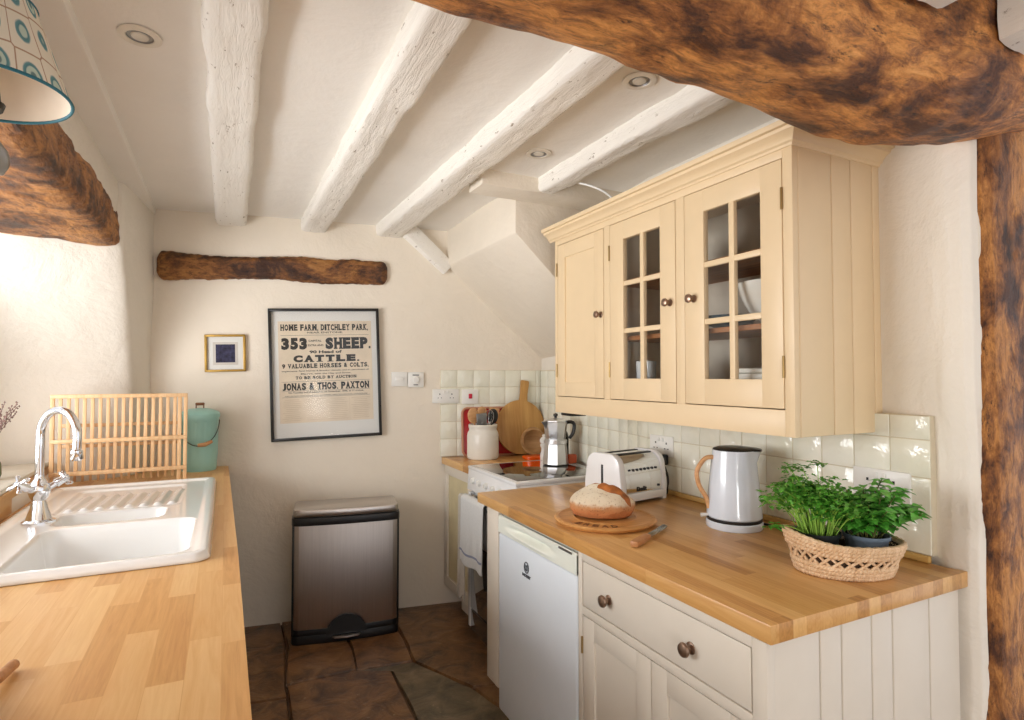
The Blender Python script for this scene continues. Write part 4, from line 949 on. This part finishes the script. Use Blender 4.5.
o = obj('wooden_bowl', b, M['bowlwood']); o.location = (1.722, 3.198, TZ + .092); o.rotation_euler = (R(-8), 0, R(-6)); tag(o, 'turned wooden bowl propped on its side against the round board', 'bowl')
b = bm_new(); prism(b, [(x, y) for x, y in rrect(.06, .045, .03)], 0, .004); prism(b, [(x, y) for x, y in rrect(.066, .050, .03)], .004, .02, bev=.004); bmesh.ops.translate(b, verts=b.verts, vec=(0, 0, 0))
o = obj('spoon_rest', b, M['orange']); o.location = (1.675, 3.075, TZ); tag(o, 'bright orange dish in front of the wooden bowl behind the hob', 'dish')
ml = thing('pepper_mill', 'white turned pepper mill beside the stovetop coffee pot', 'mill', (1.715, 3.02, TZ))
b = bm_new(); lathe(b, [(0, 0), (.024, 0), (.026, .006), (.025, .03), (.019, .05), (.018, .065), (.024, .078), (.024, .088), (.017, .094)], 28); obj('body', b, M['plastic'], ml)
b = bm_new(); lathe(b, [(.017, .094), (.025, .098), (.027, .112), (.020, .124), (.010, .130), (.013, .136), (.010, .143), (0, .145)], 28); obj('head', b, M['plastic'], ml)
ml.scale = (1, 1, 1.05)
mk = thing('moka_pot', 'aluminium stovetop moka coffee pot with a black handle on the hob', 'coffee pot', (1.648, 2.775, .9128))
mk.scale = (1.2, 1.2, 1.0)
def octa(prof, seg=8): b = bm_new(); lathe(b, prof, seg, Matrix.Rotation(PI / 8, 4, 'Z')); return b
obj('boiler', octa([(0, 0), (.058, 0), (.060, .004), (.052, .11), (.048, .118), (0, .118)]), M['alu'], mk, angle=20)
b = bm_new(); lathe(b, [(.048, .112), (.053, .116), (.053, .134), (.046, .138)], 32); obj('collar', b, M['alu'], mk)
ub = octa([(.044, .136), (.046, .14), (.057, .232), (.055, .236), (0, .236)]); tt = bmesh.new(); v_ = [tt.verts.new(p) for p in ((-.052, -.018, .236), (-.052, .018, .236), (-.076, 0, .236), (-.050, 0, .195))]
tt.faces.new((v_[0], v_[2], v_[1])); tt.faces.new((v_[0], v_[3], v_[2])); tt.faces.new((v_[1], v_[2], v_[3])); merge(ub, tt); obj('upper_chamber', ub, M['alu'], mk, angle=20)
ld = obj('lid', octa([(.057, .237), (.057, .241), (.03, .252), (0, .256)]), M['alu'], mk, angle=20)
b = bm_new(); lathe(b, [(.006, .254), (.006, .262), (.011, .268), (.010, .278), (0, .282)], 16); obj('lid_knob', b, M['black'], ld)
hs = smooth_path([(.045, -.020, .230), (.066, -.032, .232), (.078, -.038, .215), (.072, -.036, .170), (.056, -.028, .142)], 5); b = bm_new(); tube(b, hs, [.010] * 8 + [.0085] * (len(hs) - 8), 10); obj('handle', b, M['black'], mk)
btl = thing('oil_bottle', 'dark green oil bottle standing behind the moka pot', 'bottle', (1.738, 2.835, .9115))
b = bm_new(); lathe(b, [(0, 0), (.026, 0), (.028, .006), (.028, .14), (.022, .165), (.012, .185), (.011, .215)], 28); obj('body', b, M['darkgreen'], btl)
b = bm_new(); lathe(b, [(.013, .212), (.013, .235), (0, .236)], 20); obj('cap', b, M['black'], btl)
b = bm_new(); box(b, -.028, .028, -.02, .02, 0, .05, .006); o = obj('spice_box', b, plain('rust_tin', rgb(196, 84, 40), .4)); o.location = (1.778, 2.905, .9128 - .0122 + .0); o.location = (1.742, 2.765, .912); tag(o, 'small rust orange tin right of the moka pot', 'tin')

# ------------------------------------------------------------------ toaster
ts = thing('toaster', 'white and chrome four slot toaster against the right wall tiles', 'toaster', (1.357, 1.795, TZ), R(10))
L, D, H = .272, .205, .195
def side_prof(y0, y1, h, zb=.012, r=.055): 
    return [(y0 + .004, zb), (y0 + .002, zb + .07), (y0 + .012, h - r)] + [(y0 + .012 + r - r * math.cos(a), h - r + r * math.sin(a)) for a in [PI / 2 * k / 8 for k in range(1, 9)]] + [(y1 - .012 - r + r * math.sin(a), h - r + r * math.cos(a)) for a in [PI / 2 * k / 8 for k in range(0, 9)]] + [(y1 - .002, zb + .07), (y1 - .004, zb)]
b = bm_new(); prism(b, side_prof(.006, D - .006, H - .006, .02), .02, L - .02, 'x'); obj('chrome_body', b, M['chrome'], ts)
b = bm_new(); prism(b, side_prof(0, D, H, .0), 0, .034, 'x', .006); e1 = obj('end_cap', b, M['white'], ts)
b = bm_new(); prism(b, side_prof(0, D, H, .0), L - .024, L, 'x', .005); obj('end_cap', b, M['white'], ts)
b = bm_new(); box(b, .03, L - .02, -.002, .010, .012, .042, .003); box(b, .03, L - .02, D - .01, D + .002, .012, .042, .003); obj('base_rail', b, M['white'], ts)
b = bm_new()
for y in (.065, .135): box(b, .045, L - .035, y - .009, y + .009, H - .012, H - .004, .001)
obj('bread_slots', b, M['black'], ts)
b = bm_new(); box(b, -.0015, .004, D * .5 - .006, D * .5 + .006, .055, .150, .002); obj('lever_slot', b, M['black'], e1)
b = bm_new(); box(b, -.022, .002, D * .5 - .014, D * .5 + .014, .040, .056, .004); obj('lever', b, M['white'], e1)
b = bm_new(); box(b, -.0015, .004, D * .5 - .006, D * .5 + .006, .055, .06, .001)
b.free()
b = bm_new()
for k in range(7): box(b, .070 + k * .022, .077 + k * .022, -.0005 + .002, .012, .128, .136, .001)
obj('vents', b, M['black'], ts)
b = text_bm('Dualit', .055, .018, .0015, .02); bmesh.ops.translate(b, verts=b.verts, vec=(.125, .0075, .056)); obj('maker_name', b, M['black'], ts)
b = bm_new(); lathe(b, [(.005, 0), (.005, .004), (0, .004)], 14, Matrix.Translation((.225, .009, .060)) @ Matrix.Rotation(PI / 2, 4, 'X')); obj('screw', b, M['black'], ts)
# socket and plug by the toaster
plate('wall_socket', 'white double socket on the right wall tiles above the right end of the toaster', 'socket', (1.700, 1.955, 1.10), .148, .086, -PI / 2, 'socket2')
pg = thing('plug', 'black plug and flex hanging from the socket right of the toaster', 'plug', (1.683, 1.925, 1.045))
b = bm_new(); box(b, -.020, .004, -.020, .020, -.022, .022, .005); obj('body', b, M['black'], pg)
b = bm_new(); tube(b, smooth_path([(-.01, -.004, -.015), (-.012, -.025, -.05), (-.016, -.036, -.10), (-.012, -.025, -.140), (-.008, -.010, -.09), (-.010, -.024, -.05), (-.014, -.038, -.09), (-.012, -.02, -.140)], 5), .0032, 8); obj('flex', b, M['black'], pg)
plate('wall_socket', 'white double socket on the right wall tiles behind the mint plant', 'socket', (1.699, 1.022, 1.088), .160, .088, -PI / 2, 'socket2')

# ------------------------------------------------------------------ bread, board, knife
bb = thing('bread_board', 'round wooden bread board with carved letters near the worktop edge', 'board', (1.176, 1.650, TZ))
bb.scale = (1.06, 1.06, 1)
b = bm_new(); lathe(b, [(0, 0), (.150, 0), (.160, .006), (.164, .013), (.160, .018), (.150, .019), (.146, .0165), (.104, .0165), (.100, .019), (.098, .0165), (0, .0165)], 64); obj('board', b, M['breadboard'], bb)
for i, ch in enumerate('BREAD'):
    a = R(196 + i * 13); c = Vector((.124 * math.cos(a), .124 * math.sin(a), .0165)); tb = text_bm(ch, .020, .027, .0008, .03)
    mt_ = Matrix.Translation(c) @ Matrix.Rotation(a + PI / 2, 4, 'Z') @ Matrix.Rotation(-PI / 2, 4, 'X')
    bmesh.ops.transform(tb, matrix=mt_, verts=tb.verts)
    if i == 0: lb = bm_new()
    merge(lb, tb)
obj('carved_letters', lb, M['darkwood'], bb)
lf = thing('bread_loaf', 'crusty floured sourdough loaf on the round bread board', 'bread', (1.172, 1.662, TZ + .0175), R(-38))
b = bm_new(); t = bmesh.new(); bmesh.ops.create_icosphere(t, subdivisions=5, radius=1)
for v in t.verts:
    p = v.co.copy(); n_ = noise.noise(p * 2.2) * .05 + noise.noise(p * 9) * .012
    x, y, z = p.x * .112 * (1 + n_), p.y * .086 * (1 + n_), p.z
    if z < 0: q = (1 - abs(z) ** 8) ** .25 / max(math.sqrt(1 - z * z), .05) if abs(z) < .999 else 1; x *= min(q, 6) * (1 + .12 * z); y *= min(q, 6) * (1 + .12 * z)
    z = (.036 + z * .062 * (1 + n_)) if z > 0 else (.036 + z * .036)
    z = max(z, .0005); k = math.exp(-((p.y + .12 + .35 * p.x) / .16) ** 2) * max(0, p.z) * math.exp(-(p.x / .75) ** 4); z += .012 * k
    v.co = Vector((x, y, z))
merge(b, t); obj('crumb_crust', b, M['crust'], lf, angle=180)
def ear(u, v):
    x = -.060 + .160 * u; w_ = .031 * math.sin(PI * u) ** .5 if 0 < u < 1 else .0005; y = -.004 - .30 * x + (v - .5) * 2 * w_
    px, py = x / .112, y / .086; r2 = max(0, 1 - px * px - py * py); z = .038 + .062 * math.sqrt(r2) + .014 * math.sin(PI * min(max(v, 0), 1)) * math.sin(PI * u) ** .5 * (1.2 - .4 * v) + .004 * noise.noise(Vector((x * 60, y * 60, 0))) - .001
    if v in (0, 1) or u in (0, 1): z -= .006
    return Vector((x, y, z))
b = bm_new(); surf(b, ear, 44, 18); obj('split_crust', b, M['ear'], lf, label='dark split crust', angle=180)
kn = thing('bread_knife', 'short bread knife with a wooden handle beside the bread board', 'knife', (1.070, 1.358, TZ), R(29))
b = bm_new(); prism(b, [(0, -.012), (.04, -.014), (.085, -.012), (.105, -.014), (.105, .010), (.06, .013), (0, .013)], .002, .019, bev=.004); obj('handle', b, M['knifewood'], kn)
b = bm_new(); prism(b, [(.100, -.011), (.22, -.013), (.255, -.010), (.268, .004), (.262, .010), (.10, .010)], .009, .0115, bev=.0006); obj('blade', b, M['blade'], kn)

# ------------------------------------------------------------------ kettle
kt = thing('kettle', 'pale grey electric kettle with a wooden handle on the right worktop', 'kettle', (1.523, 1.404, TZ))
kt.scale = (1.13, 1.13, 1.12)
b = bm_new(); lathe(b, [(0, 0), (.078, 0), (.080, .003), (.080, .018), (.077, .021)], 48); obj('power_base', b, M['kettle'], kt)
b = bm_new(); lathe(b, [(.0765, .021), (.0775, .024), (.0775, .028), (.076, .030)], 48); obj('base_gap', b, M['black'], kt)
b = bm_new(); lathe(b, [(.075, .030), (.078, .034), (.077, .05), (.071, .12), (.064, .19), (.060, .226), (.058, .228)], 64)
for v in b.verts:
    if v.co.z > .20 and v.co.x * .83 - v.co.y * .56 > .045: k = (v.co.z - .20) / .028; v.co += Vector((.83, -.56, 0)) * .018 * k * ((v.co.x * .83 - v.co.y * .56) - .045) / .015
obj('body', b, M['kettle'], kt)
b = bm_new(); lathe(b, [(0, .236), (.045, .235), (.057, .231), (.0595, .226), (0, .224)], 48)
for v in b.verts:
    if v.co.x * .83 - v.co.y * .56 > .045: v.co += Vector((.83, -.56, 0)) * .020
obj('lid', b, M['black'], kt)
hd = Vector((-.895, .446, 0)); pts = [hd * .060 + Vector((0, 0, .205)), hd * .085 + Vector((0, 0, .200)), hd * .108 + Vector((0, 0, .165)), hd * .104 + Vector((0, 0, .125)), hd * .082 + Vector((0, 0, .085)), hd * .074 + Vector((0, 0, .055))]
sp_ = smooth_path(pts, 6); b = bm_new(); tube(b, sp_, [.0068] * len(sp_), 12); obj('handle', b, M['beech'], kt, label='pale bent wood handle')
b = bm_new(); tube(b, [hd * .074 + Vector((0, 0, .036)), hd * .098 + Vector((0, 0, .034))], [.004, .006], 8); obj('switch', b, M['plastic'], kt)
b = bm_new(); tube(b, smooth_path([(1.60, 1.39, .906), (1.625, 1.36, .905), (1.62, 1.30, .905), (1.585, 1.25, .905), (1.60, 1.20, .905), (1.66, 1.17, .905)], 6), .004, 8); tag(obj('power_cord', b, M['black']), 'black kettle cord lying on the worktop beside the herb basket', 'cord')

# ------------------------------------------------------------------ herb basket
BX, BY, BA = 1.430, .964, R(-27)
bs = thing('herb_basket', 'oval woven seagrass basket holding two herb pots at the worktop corner', 'basket', (BX, BY, TZ), BA)
bs.scale = (.94, .94, .84)
def ov(a, rx, ry): return (rx * math.cos(a), ry * math.sin(a))
b = bm_new(); nr = 9
levels = [(0.0, 0)] 
def ring(bm, rx, ry, z, r, strands=2, turns=44, wob=None):
    for s in range(strands):
        pts = []
        N = 220
        for k in range(N):
            a = 2 * PI * k / N; ph = turns * a + s * 2 * PI / strands
            x, y = ov(a, rx + r * .6 * math.cos(ph), ry + r * .6 * math.cos(ph)); pts.append((x, y, z(a) + r * .7 * math.sin(ph)))
        tube(bm, pts, r * .72, 6, True)
def lift(h): return lambda a: h + (h / .1) * (.018 * max(0, math.cos(a + PI)) ** 3 + .004 * math.cos(2 * a) - .012 * max(0, math.cos(a)) ** 2)
for i, h in enumerate((.008, .020, .032, .072, .084, .095)):
    k = h / .1; ring(b, .118 + .032 * k, .084 + .026 * k, lift(h), .0075)
obj('woven_body', b, M['wicker'], bs, angle=180)
b = bm_new()
for k in range(26):   # open criss-cross band
    for s in (-1, 1):
        pts = []
        for j in range(7):
            a = 2 * PI * (k + s * j / 6 * 1.2) / 26; h = .034 + .036 * j / 6; q = h / .1; x, y = ov(a, .118 + .032 * q + s * .002, .084 + .026 * q + s * .002); pts.append((x, y, lift(h)(a)))
        tube(b, pts, .0042, 6)
obj('open_weave', b, M['wicker'], bs, angle=180)
b = bm_new(); ring(b, .151, .111, lift(.103), .0055, 3, 60); obj('braided_rim', b, M['wicker'], bs, angle=180)
b = bm_new(); prism(b, [ov(2 * PI * k / 40, .112, .078) for k in range(40)], .001, .008); obj('bottom', b, M['wicker'], bs)
b = bm_new(); Nn = 60; t = bmesh.new(); g0 = [t.verts.new((*ov(2 * PI * k / Nn, .112, .078), .004)) for k in range(Nn)]; g1 = [t.verts.new((*ov(2 * PI * k / Nn, .140, .102), .088)) for k in range(Nn)]
for k in range(Nn): t.faces.new((g0[k], g0[(k + 1) % Nn], g1[(k + 1) % Nn], g1[k]))
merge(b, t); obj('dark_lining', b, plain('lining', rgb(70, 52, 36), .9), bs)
cA, sA = math.cos(BA), math.sin(BA)
def bpos(x, y, z): return (BX + cA * x - sA * y, BY + sA * x + cA * y, TZ + z)
potprof = [(0, 0), (.036, 0), (.038, .003), (.050, .085), (.054, .086), (.055, .096), (.051, .096), (.048, .082), (0, .080)]
def leaf(bm, base, d, L, W_, curl=.3, nrm=None, lob=False):
    d = d.normalized(); up = Vector((0, 0, 1)); s = d.cross(up)
    s = s.normalized() if s.length > .1 else Vector((1, 0, 0)); n_ = s.cross(d).normalized()
    if nrm: s = (s + n_ * nrm).normalized(); n_ = s.cross(d).normalized()
    t = bmesh.new(); rows = []
    for i in range(6):
        u = i / 5; w_ = W_ * math.sin(PI * (u ** .75)) ** .8 if 0 < u < 1 else .0004
        if lob: w_ *= (1.0 if i % 2 else .55)
        c = base + d * L * u - up * curl * L * u * u
        rows.append([t.verts.new(c - s * w_ + n_ * w_ * .35), t.verts.new(c), t.verts.new(c + s * w_ + n_ * w_ * .35)])
    for a, c in zip(rows, rows[1:]):
        t.faces.new((a[0], a[1], c[1], c[0])); t.faces.new((a[1], a[2], c[2], c[1]))
    merge_fast(bm, t)
def merge_fast(bm, t):
    me = bpy.data.meshes.new('t'); t.to_mesh(me); t.free(); bm.from_mesh(me); bpy.data.meshes.remove(me)
random.seed(21)
ps = thing('potted_parsley', 'curly parsley with pale stems in a black pot at the left of the basket', 'plant', bpos(-.062, .005, .008))
ps.scale = (1, 1, .96)
b = bm_new(); lathe(b, potprof, 32); obj('pot', b, M['potA'], ps)
b = bm_new(); lathe(b, [(0, .088), (.046, .085)], 24, cap=False); obj('soil', b, M['soil'], ps)
stm = bm_new(); lvs = bm_new()
for k in range(120):
    a = random.uniform(0, 2 * PI); r = .044 * math.sqrt(random.random()); H_ = random.uniform(.09, .155) ; out = random.uniform(.1, .95)
    p0_ = Vector((r * math.cos(a), r * math.sin(a), .084)); tip = p0_ + Vector((math.cos(a) * out * .085, math.sin(a) * out * .085, H_ * (1.05 - .35 * out)))
    tip += Vector((-.012, .0, .0)); tube(stm, smooth_path([p0_, p0_.lerp(tip, .5) + Vector((0, 0, .018)), tip], 3), .0013, 4)
    for j in range(11):
        q = tip + Vector((random.gauss(0, .013), random.gauss(0, .013), random.gauss(0, .006)))
        leaf(lvs, q, Vector((random.uniform(-1, 1), random.uniform(-1, 1), random.uniform(-.2, .5))), random.uniform(.012, .022), random.uniform(.005, .009), .25, random.uniform(-.4, .4), True)
for (dx, dy, dz) in ((-.15, .03, .10), (-.125, .0, .13), (.0, .045, .175), (.045, .03, .185), (-.06, .04, .18), (-.165, .0, .045)):
    tip = Vector((dx, dy, .084 + dz)); tube(stm, smooth_path([Vector((dx * .15, 0, .084)), Vector((dx * .6, dy * .5, .084 + dz * .75)), tip], 4), .0012, 4)
    for j in range(16):
        q = tip + Vector((random.gauss(0, .012), random.gauss(0, .012), random.gauss(0, .004))); leaf(lvs, q, Vector((random.uniform(-1, 1), random.uniform(-1, 1), random.uniform(-.2, .3))), .018, .008, .2, 0, True)
obj('stems', stm, M['stem'], ps, angle=180); obj('leaves', lvs, M['leafA'], ps, angle=180)
mp_ = thing('potted_mint', 'broad leaved mint plant in a grey blue pot at the right of the basket', 'plant', bpos(.058, -.004, .008))
mp_.scale = (1, 1, .92)
b = bm_new(); lathe(b, potprof, 32); obj('pot', b, M['potB'], mp_)
b = bm_new(); lathe(b, [(0, .088), (.046, .085)], 24, cap=False); obj('soil', b, M['soil'], mp_)
stm = bm_new(); lvs = bm_new()
for k in range(34):
    a = random.uniform(0, 2 * PI); r = .035 * math.sqrt(random.random()); out = random.uniform(.1, 1.0); H_ = random.uniform(.07, .15)
    p0_ = Vector((r * math.cos(a), r * math.sin(a), .084)); tip = p0_ + Vector((math.cos(a) * out * .095, math.sin(a) * out * .095, H_ * (1.1 - .45 * out)))
    path = smooth_path([p0_, p0_.lerp(tip, .5) + Vector((0, 0, .015)), tip], 5); tube(stm, path, .0017, 5)
    for j in range(3, len(path)):
        for s in (0, PI):
            aa = a + j * PI / 2 + s + random.uniform(-.4, .4); L_ = random.uniform(.034, .056) * (1 - .03 * j)
            leaf(lvs, path[j], Vector((math.cos(aa), math.sin(aa), random.uniform(-.05, .5))), L_, L_ * .34, .35, random.uniform(-.5, .5))
for (dx, dy, dz) in ((.115, -.03, .125), (.12, -.05, .085), (.085, .01, .15)):
    tip = Vector((dx, dy, .084 + dz)); path = smooth_path([Vector((dx * .15, 0, .084)), Vector((dx * .55, dy * .5, .084 + dz * .72)), tip], 6); tube(stm, path, .0017, 5)
    for j in range(4, len(path)):
        for s in (0, PI): aa = j * PI / 2 + s; leaf(lvs, path[j], Vector((math.cos(aa), math.sin(aa), .2)), .036, .010, .3, random.uniform(-.4, .4))
obj('stems', stm, plain('mint_stem', rgb(110, 110, 60), .5), mp_, angle=180); obj('leaves', lvs, M['leafB'], mp_, angle=180)

# ------------------------------------------------------------------ lights in the ceiling
ZC = 2.312
def downlight(x, y, label, first=[None]):
    if first[0] is None:
        t = thing('downlight', label, 'light', (x, y, ZC), group='recessed downlights between the joists'); first[0] = t
        b = bm_new(); lathe(b, [(.052, .003), (.052, -.002), (.046, -.005), (.034, -.004), (.032, .0), (.030, .006)], 40, cap=False); obj('bezel', b, plain('bezel', rgb(236, 228, 214), .4), t)
        b = bm_new(); lathe(b, [(.032, -.002), (.030, .001), (.0, .001)], 32, cap=False); obj('reflector', b, M['lampgrey'], t)
        b = bm_new(); lathe(b, [(.022, .0), (.020, -.003), (0, -.0045)], 24, Matrix.Translation((0, 0, 0))); obj('lamp_glass', b, M['bulb'], t)
        return t
    return dup(first[0], (x, y, ZC), label)
downlight(-.217, 1.81, 'recessed round ceiling downlight at the top left, left of the first joist')
downlight(1.135, 1.40, 'recessed ceiling downlight nearest the oak beam, above the wall cabinet side')
downlight(1.140, 2.05, 'recessed ceiling downlight furthest back, near the stair bulkhead')

# ------------------------------------------------------------------ wall lamp
LC = Vector((-.337, 1.135, 1.832)); lmp = thing('wall_lamp', 'lamp with a cream shade of teal ovals on the lintel at the top left', 'lamp', tuple(LC), rot=(R(-1), R(-2.5), 0))
t = bmesh.new(); uvl = t.loops.layers.uv.new('UVMap'); N = 64; r0, r1, hh = .110, .068, .145; g = []
for i in range(N + 1): a = 2 * PI * i / N; g.append((Vector((r0 * math.cos(a), r0 * math.sin(a), 0)), Vector((r1 * math.cos(a), r1 * math.sin(a), hh))))
vv = [(t.verts.new(a), t.verts.new(c)) for a, c in g]
for i in range(N):
    f = t.faces.new((vv[i][0], vv[i + 1][0], vv[i + 1][1], vv[i][1]))
    for lp, uv in zip(f.loops, ((i / N, 0), ((i + 1) / N, 0), ((i + 1) / N, 1), (i / N, 1))): lp[uvl].uv = uv
sh = obj('lamp_shade', t, M['shade'], lmp)
b = bm_new(); lathe(b, [(.1085, .002), (.0665, .143)], N, cap=False); obj('shade_lining', b, M['lining'], sh)
for r_, z_ in ((.1098, .001), (.0678, .144)):
    b = bm_new(); tube(b, [(r_ * math.cos(2 * PI * k / 60), r_ * math.sin(2 * PI * k / 60), z_) for k in range(60)], .0026, 6, True); obj('shade_trim', b, M['teal'], sh)
b = bm_new(); tube(b, [(0, 0, -.015), (0, 0, .035)], [.022, .018], 18); tube(b, [(0, 0, -.015), (0, 0, -.024)], [.027, .024], 18); obj('bulb_holder', b, M['darkmetal'], lmp)
b = bm_new(); lathe(b, [(.012, .035), (.02, .06), (.026, .082), (.018, .10), (0, .106)], 20); obj('bulb', b, M['bulb'], lmp)
b = bm_new(); inv = wm(lmp).inverted(); wp = inv @ Vector((-.452, 1.61, 1.873)); cpts = smooth_path([Vector((0, 0, -.02)), Vector((-.02, .08, -.055)), Vector((-.07, .28, -.03)), wp], 6); tube(b, cpts, .006, 10); obj('arm', b, M['darkmetal'], lmp)
b = bm_new(); lathe(b, [(0, 0), (.035, 0), (.035, .008), (.02, .018), (0, .02)], 24, Matrix.Translation((-.452, 1.61, 1.873)) @ Matrix.Rotation(PI / 2, 4, 'Y')); obj('wall_plate', b, M['lampgrey'], lmp, True)
